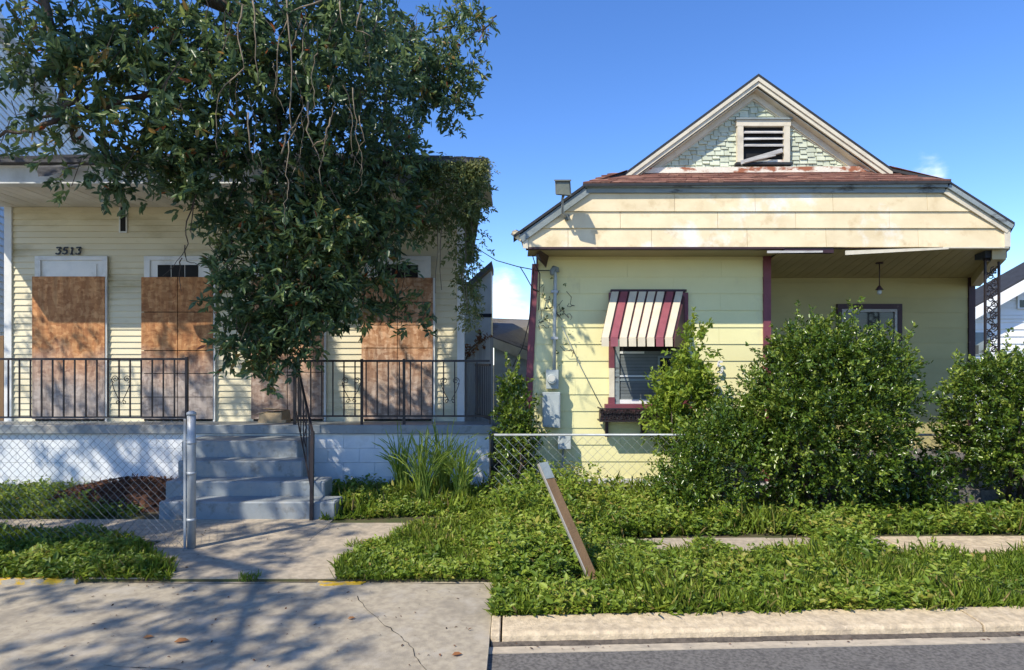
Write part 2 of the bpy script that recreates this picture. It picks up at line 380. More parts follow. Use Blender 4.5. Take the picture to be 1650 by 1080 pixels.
M['black'] = pmat("black_plastic", (0.015, 0.015, 0.016), (0.02, 0.02, 0.02), 5, rough=0.4, bump=0, rnd=0)
M['bulb'] = pmat("bulb_glass", (0.55, 0.54, 0.48), (0.5, 0.5, 0.45), 5, rough=0.15, bump=0, rnd=0)
M['brick'] = pmat("red_brick", (0.36, 0.14, 0.09), (0.28, 0.10, 0.065), 12, rough=0.9, bump=0.4, rnd=0.12)
M['gwood'] = pmat("grey_weathered_wood", (0.46, 0.45, 0.44), (0.35, 0.34, 0.335), 8, (1, 1, 0.2), rough=0.85, bump=0.4, rnd=0.08)
M['bwood'] = pmat("brown_fence_wood", (0.22, 0.14, 0.075), (0.15, 0.09, 0.05), 8, (1, 1, 0.2), rough=0.85, bump=0.4, rnd=0.08)
L_OAK = leafmat("oak_leaf", (0.042, 0.080, 0.038), (0.095, 0.160, 0.066), (0.22, 0.28, 0.08), 0.36, 0.36, 0.5, (0.28, 0.085, 0.025))
L_VINE = leafmat("vine_leaf", (0.07, 0.10, 0.035), (0.14, 0.19, 0.06), (0.30, 0.30, 0.12), 0.5, 0.35)
L_BUSH = leafmat("shrub_leaf", (0.030, 0.062, 0.010), (0.088, 0.155, 0.016), (0.25, 0.31, 0.05), 0.26, 0.24, 0.6)
L_SAP = leafmat("sapling_leaf", (0.08, 0.135, 0.02), (0.17, 0.26, 0.03), (0.32, 0.39, 0.05), 0.45, 0.38, 0.4)
L_WEED = leafmat("weed_leaf", (0.045, 0.088, 0.012), (0.128, 0.205, 0.020), (0.30, 0.37, 0.05), 0.45, 0.34, 0.4, (0.30, 0.22, 0.06))
L_GRASS = leafmat("grass_blade", (0.075, 0.135, 0.014), (0.165, 0.25, 0.024), (0.33, 0.40, 0.065), 0.5, 0.34, 0.35, (0.40, 0.32, 0.13))
L_CHIP = leafmat("mulch_chip", (0.04, 0.02, 0.012), (0.09, 0.042, 0.024), (0.17, 0.08, 0.045), 0.9, 0.0, 0.2)
L_DRY = leafmat("dry_leaf", (0.20, 0.08, 0.03), (0.26, 0.11, 0.04), (0.33, 0.16, 0.06), 0.7, 0.15, 0.3)

# ------------------------------------------------------------------ leaf meshes (numpy)
def unit(a): return a / np.maximum(np.linalg.norm(a, axis=-1, keepdims=True), 1e-9)
def leaf_mesh(name, p, d, n, L, W, tint, mat, org=(0, 0, 0), fold=0.18, droop=0.12):
    p = np.asarray(p, float) - np.asarray(org, float); N = len(p)
    d = unit(d); n = unit(n - (n * d).sum(1, keepdims=True) * d); s = np.cross(d, n)
    L = np.broadcast_to(L, (N,))[:, None]; W = np.broadcast_to(W, (N,))[:, None]
    v = np.empty((N, 6, 3))
    v[:, 0] = p
    v[:, 1] = p + d * L * .32 + s * W * .46 + n * W * fold
    v[:, 2] = p + d * L * .70 + s * W * .36 + n * (W * fold - L * droop * .4)
    v[:, 3] = p + d * L - n * L * droop
    v[:, 4] = p + d * L * .70 - s * W * .36 + n * (W * fold - L * droop * .4)
    v[:, 5] = p + d * L * .32 - s * W * .46 + n * W * fold
    me = bpy.data.meshes.new(name)
    me.vertices.add(N * 6); me.vertices.foreach_set("co", v.reshape(-1))
    base = (np.arange(N) * 6)[:, None]
    loops = (base + np.array([0, 1, 2, 3, 0, 3, 4, 5])).reshape(-1).astype(np.int32)
    me.loops.add(N * 8); me.loops.foreach_set("vertex_index", loops)
    me.polygons.add(N * 2); me.polygons.foreach_set("loop_start", np.arange(0, N * 8, 4, dtype=np.int32))
    me.polygons.foreach_set("loop_total", np.full(N * 2, 4, dtype=np.int32))
    at_ = me.attributes.new("tint", 'FLOAT', 'FACE')
    at_.data.foreach_set("value", np.repeat(np.clip(tint, 0, 1), 2).astype(np.float32))
    me.materials.append(mat)
    me.update(calc_edges=True)
    return me
def rdir(n, up=0.0):
    a = NP.normal(size=(n, 3)); a[:, 2] += up
    return unit(a)
def sprays(c, d, k, tw, L, W, spread=0.9, tint0=None, up=0.3, jit=0.25):
    """k leaves around each twig that starts at c and runs along d for tw; returns leaf arrays"""
    n = len(c)
    t = NP.random((n, k)) ** 0.8
    tw = np.broadcast_to(tw, (n,))
    p = c[:, None, :] + d[:, None, :] * (t * tw[:, None])[:, :, None] + NP.normal(size=(n, k, 3)) * 0.012
    q = d[:, None, :] + NP.normal(size=(n, k, 3)) * spread
    q = unit(q)
    nr = NP.normal(size=(n, k, 3)) * 0.7; nr[..., 2] += up + 0.6
    LL = L * (0.65 + 0.6 * NP.random((n, k))); WW = LL * (W / L) * (0.85 + 0.3 * NP.random((n, k)))
    ti = (NP.random(n) if tint0 is None else tint0)[:, None] + NP.normal(size=(n, k)) * jit * 0.5
    return p.reshape(-1, 3), q.reshape(-1, 3), nr.reshape(-1, 3), LL.reshape(-1), WW.reshape(-1), np.clip(ti, 0, 0.96).reshape(-1)
def inpoly(x, y, poly):
    r = np.zeros(len(x), bool); n = len(poly)
    for i in range(n):
        x1, y1 = poly[i]; x2, y2 = poly[(i + 1) % n]
        c = ((y1 > y) != (y2 > y)) & (x < (x2 - x1) * (y - y1) / (y2 - y1 + 1e-12) + x1)
        r ^= c
    return r
def scatter(poly, n):
    P = np.array(poly); lo, hi = P.min(0), P.max(0); xs = []; tot = 0
    while tot < n:
        q = lo + NP.random((n * 2, 2)) * (hi - lo)
        q = q[inpoly(q[:, 0], q[:, 1], poly)]; xs.append(q); tot += len(q)
        if len(q) == 0: break
    return np.concatenate(xs)[:n]
def fbm(x, y, s=1.0, seed=0):
    """cheap smooth value field from summed sines, 0..1"""
    a = np.sin(x * 1.7 * s + 1.3 + seed) * np.cos(y * 2.1 * s - .7 + seed * 2) + .6 * np.sin(x * 4.3 * s + y * 3.1 * s + seed) + .4 * np.sin(y * 7.7 * s - x * 6.1 * s + seed * 3)
    return np.clip(0.5 + a / 3.2, 0, 1)

# shared unit pieces
def unit_box(name, mat):
    return MB().box(0, 1, 0, 1, 0, 1).mesh(name, mat)
def unit_lap(name, mat):
    """lap board: x 0..1, z 0..1, butt proud at the bottom; y -1 front, 0 back"""
    m = MB(); m.hexa([(0, 0, 0), (1, 0, 0), (1, -1, 0), (0, -1, 0)][::-1], [(0, 0, 1), (1, 0, 1), (1, -.25, 1), (0, -.25, 1)][::-1])
    me = m.mesh(name, mat)
    bm = bmesh.new(); bm.from_mesh(me); bmesh.ops.recalc_face_normals(bm, faces=bm.faces); bm.to_mesh(me); bm.free()
    return me
def fix(me):
    bm = bmesh.new(); bm.from_mesh(me); bmesh.ops.recalc_face_normals(bm, faces=bm.faces); bm.to_mesh(me); bm.free(); return me
_boxes = {}
def bx(name, matkey, parent, x0, x1, y0, y1, z0, z1, label=None):
    if matkey not in _boxes: _boxes[matkey] = fix(unit_box("box_" + matkey, M[matkey]))
    return put(name, _boxes[matkey], parent, (x0, y0, z0), (x1 - x0, y1 - y0, z1 - z0), label=label)

# =================================================================== SETTING
def struct(o): o["kind"] = "structure"; return o
# far ground sheet
struct(MB().quad((-300, -60, -.12), (300, -60, -.12), (300, 500, -.12), (-300, 500, -.12)).build("ground", M['soil']))
SEAM = -0.155
# kerb line on the right runs very slightly away from the camera
def kerb(x): return 4.02 + 0.045 * x           # back of kerb
struct(MB().prism_z([(-14, -6), (SEAM, -6), (SEAM, 4.72), (-14, 4.72)], -.11, -0.02).build("street_concrete", M['concrete']))
struct(MB().prism_z([(SEAM, -6), (40, -6), (40, kerb(40) - .383), (SEAM, kerb(SEAM) - .383)], -.11, -0.057).build("road", M['asphalt']))
# soil of both lots
struct(MB().prism_z([(-14, 4.72), (SEAM, 4.72), (SEAM, 60), (-14, 60)], -.11, 0.0).build("lot_soil", M['soil']))
struct(MB().prism_z([(SEAM, kerb(SEAM)), (40, kerb(40)), (40, 60), (SEAM, 60)], -.11, -0.003).build("verge_soil", M['soil']))
# kerb sections (top slopes slightly, rounded nose) and gutter pan
kb = struct(put("kerb", MB().box(SEAM, SEAM + .01, 4.1, 4.11, -.1, -.05).mesh("kerb", M['curb'])))
x = SEAM
joint = gx(806, 3.9) + 0.0
segs = [SEAM, -0.085, 2.95, 6.0, 9.0, 12.0]
for a, b in zip(segs[:-1], segs[1:]):
    m = MB(); prof = [(0, -.11), (0, 0.014), (-.228, 0.002), (-.246, -.010), (-.252, -.050), (-.252, -.11)]
    bot = [(a + .006, kerb(a) + y, z) for y, z in prof]; top = [(b - .006, kerb(b) + y, z) for y, z in prof]
    m.hexa(bot, top).build("kerb_section", M['curb'], kb, bevel=0.006)
struct(MB().hexa([(SEAM, kerb(SEAM) - .385, -.11), (12, kerb(12) - .385, -.11), (12, kerb(12) - .292, -.11), (SEAM, kerb(SEAM) - .292, -.11)],
         [(SEAM, kerb(SEAM) - .385, -.052), (12, kerb(12) - .385, -.052), (12, kerb(12) - .292, -.058), (SEAM, kerb(SEAM) - .292, -.058)]).build("gutter", M['gutter']))
m = MB(); x = SEAM + .01
while x < 11.9:
    x2 = x + R.uniform(.05, .16); a, b = .2535, R.uniform(.288, .300); z = R.uniform(-.046, -.043)
    m.hexa([(x, kerb(x) - b, -.1), (x2, kerb(x2) - b, -.1), (x2, kerb(x2) - a + .004, -.1), (x, kerb(x) - a + .004, -.1)], [(x, kerb(x) - b, z - .008), (x2, kerb(x2) - b, z - .008), (x2, kerb(x2) - a, z), (x, kerb(x) - a, z)]); x = x2
struct(m.build("gutter_dirt_shadow", M['grit']))  # dark strip: dirt at the kerb foot, its shadow line put into the colour
# footpaths
fp = struct(put("footpath", MB().prism_z([(-9, 5.72), (-3.25, 5.72), (-3.25, 6.50), (-9, 6.5)], -.1, 0.008).mesh("footpath", M['path'])))
fix(fp.data)
for poly in ([(-3.245, 4.725), (-1.36, 4.725), (-1.36, 5.715), (-3.245, 5.715)], [(-3.245, 5.72), (-1.9, 5.72), (-1.9, 6.62), (-3.245, 6.62)], [(-1.895, 5.72), (SEAM - .02, 5.72), (SEAM - .02, 6.35), (-1.895, 6.35)]):
    MB().prism_z(poly, -.1, 0.009).build("path_slab", M['path'], fp)
sw = struct(put("sidewalk", fix(MB().prism_z([(-.1, 5.28), (1.2, 5.30), (1.2, 5.78), (-.1, 5.76)], -.1, 0.006).mesh("sidewalk", M['path']))))
for a, b, dz in ((1.205, 2.35, .008), (2.36, 3.42, .004), (3.43, 4.6, .012), (4.61, 6.2, .010), (6.21, 8.0, .01)):
    MB().prism_z([(a, 5.30 + .02 * a), (b, 5.30 + .02 * b), (b, 5.78 + .02 * b), (a, 5.78 + .02 * a)], -.1, dz).build("sidewalk_slab", M['path'] if a < 3 else M['curb'], sw, bevel=.008)
# worn yellow kerb edge beside the street concrete
yl = struct(put("yellow_kerb", fix(MB().box(-9, -3.30, 4.66, 4.78, -.1, .012).mesh("yellow_kerb", M['yellow']))))
MB().prism_z([(-1.50, 4.66), (-1.42, 4.63), (-1.30, 4.65), (-1.16, 4.66), (-1.13, 4.71), (-1.26, 4.72), (-1.33, 4.70), (-1.49, 4.72)], -.1, -.012).build("paint_patch", M['yellow'], yl)
# crack across the street concrete
def crack(pts, w, name="crack"):
    m = MB()
    P = [Vector((*ground(px, py, -.02), 0)) for px, py in pts]
    Q = []
    for a, b in zip(P[:-1], P[1:]):
        for k in range(6):
            q = a.lerp(b, k / 6); Q.append(q + Vector((R.uniform(-.012, .012), R.uniform(-.012, .012), 0)))
    Q.append(P[-1])
    for a, b in zip(Q[:-1], Q[1:]):
        t = (b - a).normalized(); s_ = Vector((-t.y, t.x, 0)) * w * R.uniform(.4, 1.2)
        m.quad((a.x - s_.x, a.y - s_.y, -.0165), (b.x - s_.x, b.y - s_.y, -.0165), (b.x + s_.x, b.y + s_.y, -.0165), (a.x + s_.x, a.y + s_.y, -.0165))
    o = m.build(name, M['dark']); return struct(o)
crack([(575, 962), (606, 995), (640, 1022), (664, 1046), (688, 1082)], .0024)
crack([(170, 1072), (300, 1082)], .002)
crack([(0, 938), (310, 941), (545, 939), (780, 941)], .004)

# =================================================================== LEFT HOUSE
YW, YF = 8.95, 7.90           # wall and porch front
lh = thing("house", "single storey cream house with boarded doors and grey front porch behind the tree", "house", (-4, YW, 0))
WX0, WX1 = -7.36, -.73
CZ = 3.90
FB, FFt = 0.80, 0.855         # porch floor back / front
# body (tapers to the rear of the wedge shaped lot)
MB().hexa([(WX0 + .02, YW + .06, 0), (WX1 - .02, YW + .06, 0), (-1.5, 15, 0), (-7.3, 15, 0)], [(WX0 + .02, YW + .06, 4.0), (WX1 - .02, YW + .06, 4.0), (-1.5, 15, 4.0), (-7.3, 15, 4.0)]).build("wall", M['lsiding'], lh)
lap = unit_lap("siding_board", M['lsiding'])
fw = MB().box(WX0, WX1, YW + .03, YW + .058, FB, CZ).build("front_wall", M['lsiding'], lh)
n = 35; hgt = (CZ - FB) / n
for i in range(n):
    put("siding_board", lap, fw, (WX0 + .10, YW + .03, FB + i * hgt), (WX1 - WX0 - .2, .022, hgt + .003))
for a in (WX0, WX1 - .105):
    bx("corner_board", 'wtrim', lh, a, a + .105, YW - .012, YW + .029, FB, CZ)
# boarded doorways
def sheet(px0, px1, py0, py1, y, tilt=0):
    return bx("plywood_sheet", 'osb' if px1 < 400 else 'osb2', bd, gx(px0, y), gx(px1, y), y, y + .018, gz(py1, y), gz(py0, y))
doors = [((51, 169), [51, 169], [445, 676], "boarded doorway under the house number"),
         ((227, 343.5), [227, 286, 343.5], [446, 503, 565, 602, 640, 676], "boarded doorway under the three pane transom"),
         ((404, 522), [404, 463, 522], [446, 500, 562, 600, 676], "boarded doorway behind the hanging branches"),
         ((582, 698), [582, 640, 698], [447, 487, 524, 561, 676], "boarded doorway nearest the right end of the porch")]
for (p0, p1), cols, rows, lab in doors:
    y = YW - .035
    bd = MB().box(gx(p0, y) + .03, gx(p1, y) - .03, y + .025, YW + .006, FB + .01, gz(rows[0] + 2, y)).build("boarded_door", M['dark'], lh, label=lab)
    for a, b in zip(cols[:-1], cols[1:]):
        for c, d in zip(rows[:-1], rows[1:]):
            yy = y + R.uniform(-.004, .002)
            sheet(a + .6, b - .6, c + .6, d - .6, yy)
    # transom above
    tl, tr = (p0 + 8, p1 + 2) if p0 == 51 else (p0 + 8, p1 - 6)
    yt = YW - .03
    X0, X1, Z0, Z1 = gx(tl, yt), gx(tr, yt), gz(rows[0] + 1, yt) , gz(413, yt)
    t = MB().box(X0, X1, yt + .012, YW + .01, Z0, Z1).build("transom", M['wtrim'], lh)
    bx("transom_casing", 'wtrim', t, X0 - .02, X1 + .02, yt - .012, yt + .012, Z1 - .06, Z1)
    bx("transom_casing", 'wtrim', t, X0 - .02, X0 + .06, yt - .010, yt + .012, Z0 + .001, Z1 - .061)
    bx("transom_casing", 'wtrim', t, X1 - .06, X1 + .02, yt - .010, yt + .012, Z0 + .001, Z1 - .061)
    if p0 != 51:
        w = (X1 - X0 - .32) / 3
        for k in range(3):
            bx("transom_pane", 'dark', t, X0 + .16 + k * w + .008, X0 + .16 + (k + 1) * w - .008, yt + .002, yt + .0118, Z0 + .001, Z1 - .125)
    else:
        bx("transom_panel", 'wtrim', t, X0 + .14, X1 - .14, yt + .0, yt + .0118, Z0 + .001, Z1 - .11)
    # white side casings beside the board
    bx("door_casing", 'wtrim', lh, gx(p1, yt) - .004, gx(p1, yt) + .022, yt + .004, YW + .012, FB, Z0)
# bare slot under the porch ceiling
y = YW - .006
sl = bx("missing_siding_slot", 'dark', lh, gx(194, y), gx(203, y), y, YW + .01, gz(373, y), gz(334, y))
for a, b, c, d in ((192, 194, 334, 375), (203, 204.5, 334, 375), (194, 203, 373, 375)):
    bx("slot_edge", 'wtrim', lh, gx(a, y), gx(b, y), y - .006, YW + .01, gz(d, y), gz(c, y))
# house number 3513 in slanted strokes
def strokes(digits, px0, py0, w, h, gap, y, r, mat, parent, name, shear=.22):
    G = {'3': [[(0, .92), (.12, 1), (.85, 1), (.45, .62), (.8, .5), (.85, .25), (.6, .02), (.2, 0), (0, .14)]],
         '5': [[(.9, 1), (.25, 1), (.15, .58), (.6, .62), (.86, .4), (.75, .1), (.4, 0), (.02, .12)]],
         '1': [[(.2, .85), (.5, 1), (.5, 0)], [(.25, 0), (.75, 0)]]}
    x = px0
    for ch in digits:
        m = MB()
        for st in G[ch]:
            pts = [at(x + (u + (v - .5) * shear) * w, py0 - v * h, y) for u, v in st]
            for a, b in zip(pts[:-1], pts[1:]): m.bar(a, b, r * 2.1, r * 1.6, Vector((0, 1, 0)))
        m.build(name, mat, parent)
        x += w + gap
strokes("3513", 90.5, 409.5, 8.5, 10.5, 2.2, YW - .014, .009, M['black'], lh, "house_digit")
# porch ceiling planks and slab
nc = 46
cb = MB().box(-7.62, -.32, YF - .02, YW + .02, CZ + .016, CZ + .04).build("porch_ceiling", M['lceil'], lh)
for k in range(nc):
    w = 7.3 / nc; a = -7.62 + k * w
    bx("ceiling_plank", 'lceil', cb, a + .004, a + w - .004, YF + .001, YW + .019, CZ - .002 + R.uniform(-.002, .002), CZ + .015)
MB().hexa([(-7.7, YF, FFt - .115), (-.29, YF, FFt - .115), (-.42, YW + .05, FB - .1), (-7.7, YW + .05, FB - .1)], [(-7.7, YF, FFt), (-.29, YF, FFt), (-.42, YW + .05, FB), (-7.7, YW + .05, FB)]).build("porch_floor", M['porch'], lh, bevel=.008)
# painted block foundation
fd = MB().box(-7.6, -.33, YF + .24, YF + .40, -.1, FFt - .12).build("foundation", M['lfound'], lh)
blk = fix(unit_box("block", M['lfound']))
rows = 4; bh = (FFt - .118) / rows
for r_ in range(rows):
    a = -7.6 + (-.2 if r_ % 2 else 0)
    while a < -.33:
        x0, x1 = max(a, -7.6), min(a + .40, -.33)
        if x1 - x0 > .05:
            put("block", blk, fd, (x0 + .0015, YF + .06 + R.uniform(-.002, .002), r_ * bh), (x1 - x0 - .003, .18, bh - .003))
        a += .40
# beam / fascia above the porch
fz0, fz1 = 3.885, 4.115
MB().box(-7.75, -.31, YF - .14, YF, fz0, fz1).build("fascia", M['lfascia'], lh, bevel=.006)
MB().box(-7.75, -.31, YF - .16, YF - .141, fz1 - .03, fz1 + .03).build("drip_edge", M['wtrim'], lh)
bx("fascia_seam", 'gtrim', lh, -5.02, -5.0, YF - .1425, YF - .1405, fz0 + .01, fz1 - .032)
# hip roof
e0, e1 = Vector((-7.95, 7.62, 4.15)), Vector((-.33, 7.62, 4.15))
r0, r1 = Vector((-5.6, 11.2, 5.42)), Vector((-2.6, 11.2, 5.42))
b0, b1 = Vector((-7.9, 15.2, 4.15)), Vector((-1.05, 15.2, 4.15))
rf = MB().hexa([e0 - Vector((0, 0, .04)), e1 - Vector((0, 0, .04)), b1 - Vector((0, 0, .04)), b0 - Vector((0, 0, .04))], [e0, e1, b1, b0])
rf.v += [tuple(r0), tuple(r1)]; k = len(rf.v)
rf.f += [(4, 5, k - 1, k - 2), (5, 6, k - 1), (6, 7, k - 2, k - 1), (7, 4, k - 2)]; rf.sm += [False] * 4
roof = rf.build("roof", M['shingle_l'], lh)
m = MB()                           # shingle courses on the front slope (one part, a few pixels each)
for c in range(22):
    t0, t1 = c / 22, (c + 1) / 22
    A, B = e0.lerp(r0, t0), e1.lerp(r1, t0); A2, B2 = e0.lerp(r0, t1), e1.lerp(r1, t1)
    x = A.x
    while x < B.x - .02:
        x2 = min(x + R.uniform(.14, .34), B.x)
        u0, u1 = (x - A.x) / (B.x - A.x), (x2 - A.x) / (B.x - A.x)
        p, q = A.lerp(B, u0), A.lerp(B, u1); p2, q2 = A2.lerp(B2, u0), A2.lerp(B2, u1)
        lift = R.uniform(.010, .022)
        m.hexa([p, q, q2, p2], [p + Vector((0, -.004, lift)), q + Vector((0, -.004, lift)), q2 + Vector((0, 0, .004)), p2 + Vector((0, 0, .004))])
        x = x2
m.build("shingles", M['shingle_l'], roof, kind="stuff")
# loose flap of roofing hanging off the eave
MB().hexa([at(58, 270, 7.58), at(62, 285, 7.57), at(78, 284, 7.56), at(130, 268, 7.59)], [at(58, 268, 7.62), at(62, 283, 7.61), at(78, 282, 7.60), at(130, 264, 7.63)]).build("loose_roof_flap", M['shingle_l'], lh)

# steps
SX = [(255, 540, 6.50, 0.0, .189), (266, 523, 6.80, 0.0, .346), (286, 487, 7.10, 0.0, .523), (292, 480, 7.40, 0.0, .715)]
st = thing("concrete_steps", "grey painted concrete steps flaring towards the path below the porch", "steps", (-3, 6.5, 0))
for i, (p0, p1, y, z0, z1) in enumerate(SX):
    y1 = (SX[i + 1][2] if i < 3 else YF + .055) + .002 * 0
    x0, x1 = gx(p0, y), gx(p1, y)
    MB().box(x0, x1, y, y1 - .002, -.05, z1).build("step", M['porch'], st, bevel=.014)

# railings -----------------------------------------------------------------
def scroll(c, r, turns, sgn, y, m, rad=.005, start=0):
    pts = []
    for k in range(int(12 * turns) + 1):
        t = k / 12 * 2 * math.pi; rr = r * (1 - .8 * k / (12 * turns))
        pts.append((c[0] + sgn * rr * math.cos(t + start), y, c[1] + rr * math.sin(t + start)))
    m.tube(pts, rad, 4)
def railing(name, label, X0, X1, y, zt, zb, floor, step, posts, grp, scrolls=()):
    t = thing(name, label, "railing", ((X0 + X1) / 2, y, floor), grp)
    bx("top_rail", 'iron', t, X0, X1, y - .016, y + .016, zt - .028, zt)
    bx("bottom_rail", 'iron', t, X0, X1, y - .011, y + .011, zb, zb + .022)
    a = X0 + step / 2; 
    while a < X1 - .03:
        if all(abs(a - p) > .05 for p in posts):
            bx("baluster", 'iron', t, a - .0075, a + .0075, y - .0075, y + .0075, zb + .022, zt - .028)
        a += step
    for p in posts:
        bx("post", 'iron', t, p - .016, p + .016, y - .0162, y + .0162, floor + .001, zt + .012)
    for cx in scrolls:
        m = MB(); zm = (zt + zb) / 2
        for s_ in (-1, 1):
            scroll((cx + s_ * .075, zt - .27), .05, 1.6, s_, y, m, start=-1.2)
            m.tube([(cx + s_ * .12, y, zt - .30), (cx + s_ * .09, y, zm - .02), (cx + s_ * .02, y, zb + .22)], .005, 4)
            scroll((cx + s_ * .04, zb + .2), .03, 1.2, -s_, y, m)
        m.build("scroll_panel", M['iron'], t)
    return t
y = 7.99
railing("iron_railing", "black iron porch railing with scrollwork left of the steps", -7.45, gx(302, y), y, gz(577, y), gz(674, y), FFt - .006, .1425, [gx(301, y), -7.3], None, (gx(195, y), gx(-60, y)))
railing("iron_railing", "black iron porch railing right of the steps before the last boarded door", gx(474, y), gx(789, y), y, gz(580, y), gz(672, y), FFt - .006, .1425, [gx(475, y), gx(583, y), gx(651, y)], None, (gx(566, y), gx(725, y)))
# short side return at the right end of the porch
t = thing("iron_railing", "short iron side railing at the right end of the porch by the white corner board", "railing", (-.45, 8.4, FB))
A, B = Vector((-.56, 8.86, 1.62)), Vector((-.325, 8.04, 1.62))
MB().bar(A, B, .03).build("top_rail", M['iron'], t)
MB().bar(A - Vector((0, 0, .70)), B - Vector((0, 0, .70)), .025).build("bottom_rail", M['iron'], t)
for k in range(9):
    p = A.lerp(B, k / 8); MB().bar(p - Vector((0, 0, .70 if 0 < k < 8 else .77)), p, .015).build("baluster", M['iron'], t)
# stair rail
t = thing("stair_railing", "dark iron handrail slanting down the right side of the grey steps", "railing", (-2.1, 6.45, 0))
T0, T1 = at(477, 580, 7.93), at(503.5, 697, 6.46)
P1 = at(501, 697, 6.44); P1 = Vector((T1.x, T1.y, T1.z))
MB().bar(T0, T1, .026).build("top_rail", M['iron'], t)
base = Vector((T1.x - .01, T1.y, 0.005))
MB().bar(base, T1 + Vector((0, 0, .01)), .034).build("post", M['iron'], t)
Lo0 = T0 - Vector((0, 0, .66)); Lo1 = T1 - Vector((0, 0, .66))
MB().bar(Lo0, Lo1, .015).build("bottom_rail", M['iron'], t)
for k in range(1, 6):
    u = k / 6; p = T0.lerp(T1, u); q = Lo0.lerp(Lo1, u)
    MB().bar(q, p, .011).build("baluster", M['iron'], t)
m = MB(); MB()
for k in (3,):
    p = T0.lerp(T1, .58)
    m.tube([p + Vector((0, .03, -.1)), p + Vector((0, -.05, -.2)), p + Vector((0, .05, -.33)), p + Vector((0, -.03, -.45)), p + Vector((0, .03, -.56))], .006, 4)
m.build("scroll_panel", M['iron'], t)

# cardboard box on porch by third door
t = thing("cardboard_box", "crumpled brown cardboard box lying on the porch against a boarded door", "box", (gx(443, 8.6), 8.6, .815))
x0, x1 = gx(420, 8.6), gx(464, 8.6)
MB().hexa([(x0, 8.5, .826), (x1 - .04, 8.46, .826), (x1, 8.72, .816), (x0 + .03, 8.76, .814)], [(x0 + .02, 8.52, .96), (x1 - .05, 8.5, .975), (x1 - .01, 8.7, .985), (x0 + .05, 8.74, .965)]).build("box_body", M['card'], t)
MB().hexa([(x0 + .02, 8.515, .96), (x0 + .1, 8.51, .97), (x0 + .1, 8.7, .975), (x0 + .04, 8.74, .965)], [(x0 - .07, 8.49, .93), (x0 - .065, 8.49, .934), (x0 - .05, 8.73, .936), (x0 - .055, 8.74, .93)]).build("flap", M['card'], t)
MB().slab([(x0 + .08, 8.47, 1.03), (x1 - .05, 8.46, 1.015), (x1 - .02, 8.70, .992), (x0 + .1, 8.71, .99)], .005).build("flap", M['card'], t)
MB().box(x1 - .035, x1 + .03, 8.44, 8.6, .826, .87).build("torn_piece", M['card'], t)

# arched grey gate beside the porch end
t = thing("garden_gate", "grey weathered arched board gate between the cream house and its neighbour", "gate", (-.5, 9.6, 0))
yb = 9.62
for k in range(8):
    a = -.80 + k * .058; u = k / 7
    top = 1.62 + .42 * math.sin(min(1, .18 + u * .82) * math.pi / 2)
    bx("gate_board", 'gwood', t, a, a + .054, yb, yb + .022, .05, top)
bx("gate_rail", 'gwood', t, -.80, -.338, yb + .023, yb + .055, .4, .5)
bx("gate_rail", 'gwood', t, -.80, -.338, yb + .023, yb + .055, 1.35, 1.45)

# brown board fence at far left
t = thing("board_fence", "brown wooden board fence between the cream house and tall white house", "fence", (-7.9, 9.3, 0))
for k in range(6):
    bx("fence_board", 'bwood', t, -8.0 + k * .1 - .08, -8.0 + k * .1 + .013, 9.2, 9.22, 0, 2.05)

# =================================================================== NEIGHBOURS
def lapwall(x0, x1, y, z0f, z1f, h, m, t=.018):
    """lap siding strips whose end follows z limits given by functions of x"""
    z = z0f
    while z < z1f - 1e-3:
        m.hexa([(x0, y + .03, z), (x1, y + .03, z), (x1, y, z), (x0, y, z)], [(x0, y + .03, z + h), (x1, y + .03, z + h), (x1, y + t, z + h), (x0, y + t, z + h)]); z += h
# tall white house at upper left, turned so its side runs away from the street
t = thing("house", "tall white clapboard house rising behind the cream porch at far left", "house", (-9.5, 12, 0))
A, D = Vector((-7.95, 9.2, 0)), Vector((-1.8, 4.2, 0)).normalized(); Nn = Vector((-D.y, D.x, 0)) * 1.0
Nn = Vector((D.y, -D.x, 0))       # facing the camera side (+x)
A = Vector((gx(-60, 9.3), 9.3, 0)); Lw = 11.0
q0 = A; q1 = A + D * Lw; q2 = q1 - Nn * 6; q3 = q0 - Nn * 6
MB().hexa([q0, q1, q2, q3], [p + Vector((0, 0, 7.2)) for p in (q0, q1, q2, q3)]).build("wall", M['white'], t)
m = MB(); z = .3
while z < 7.15:
    o0 = Nn * .026; o1 = Nn * .006; h = .125
    m.hexa([q0, q1, q1 + o0, q0 + o0], [p for p in (q0 + Vector((0, 0, h)), q1 + Vector((0, 0, h)), q1 + o1 + Vector((0, 0, h)), q0 + o1 + Vector((0, 0, h)))])
    for i in range(8): m.v[-8 + i] = (m.v[-8 + i][0], m.v[-8 + i][1], m.v[-8 + i][2] + z)
    z += h
m.build("siding", M['white'], t, kind="stuff")
MB().hexa([q0 + Nn * .25 + Vector((0, 0, 7.2)), q1 + Nn * .25 + Vector((0, 0, 7.2)), q2 - Nn * .25 + Vector((0, 0, 7.2)), q3 - Nn * .25 + Vector((0, 0, 7.2))],
          [q0 + Nn * .25 + Vector((0, 0, 7.32)), q1 + Nn * .25 + Vector((0, 0, 7.32)), (q2 + q1) / 2 + Vector((0, 0, 8.9)), (q3 + q0) / 2 + Vector((0, 0, 8.9))]).build("roof", M['white'], t)
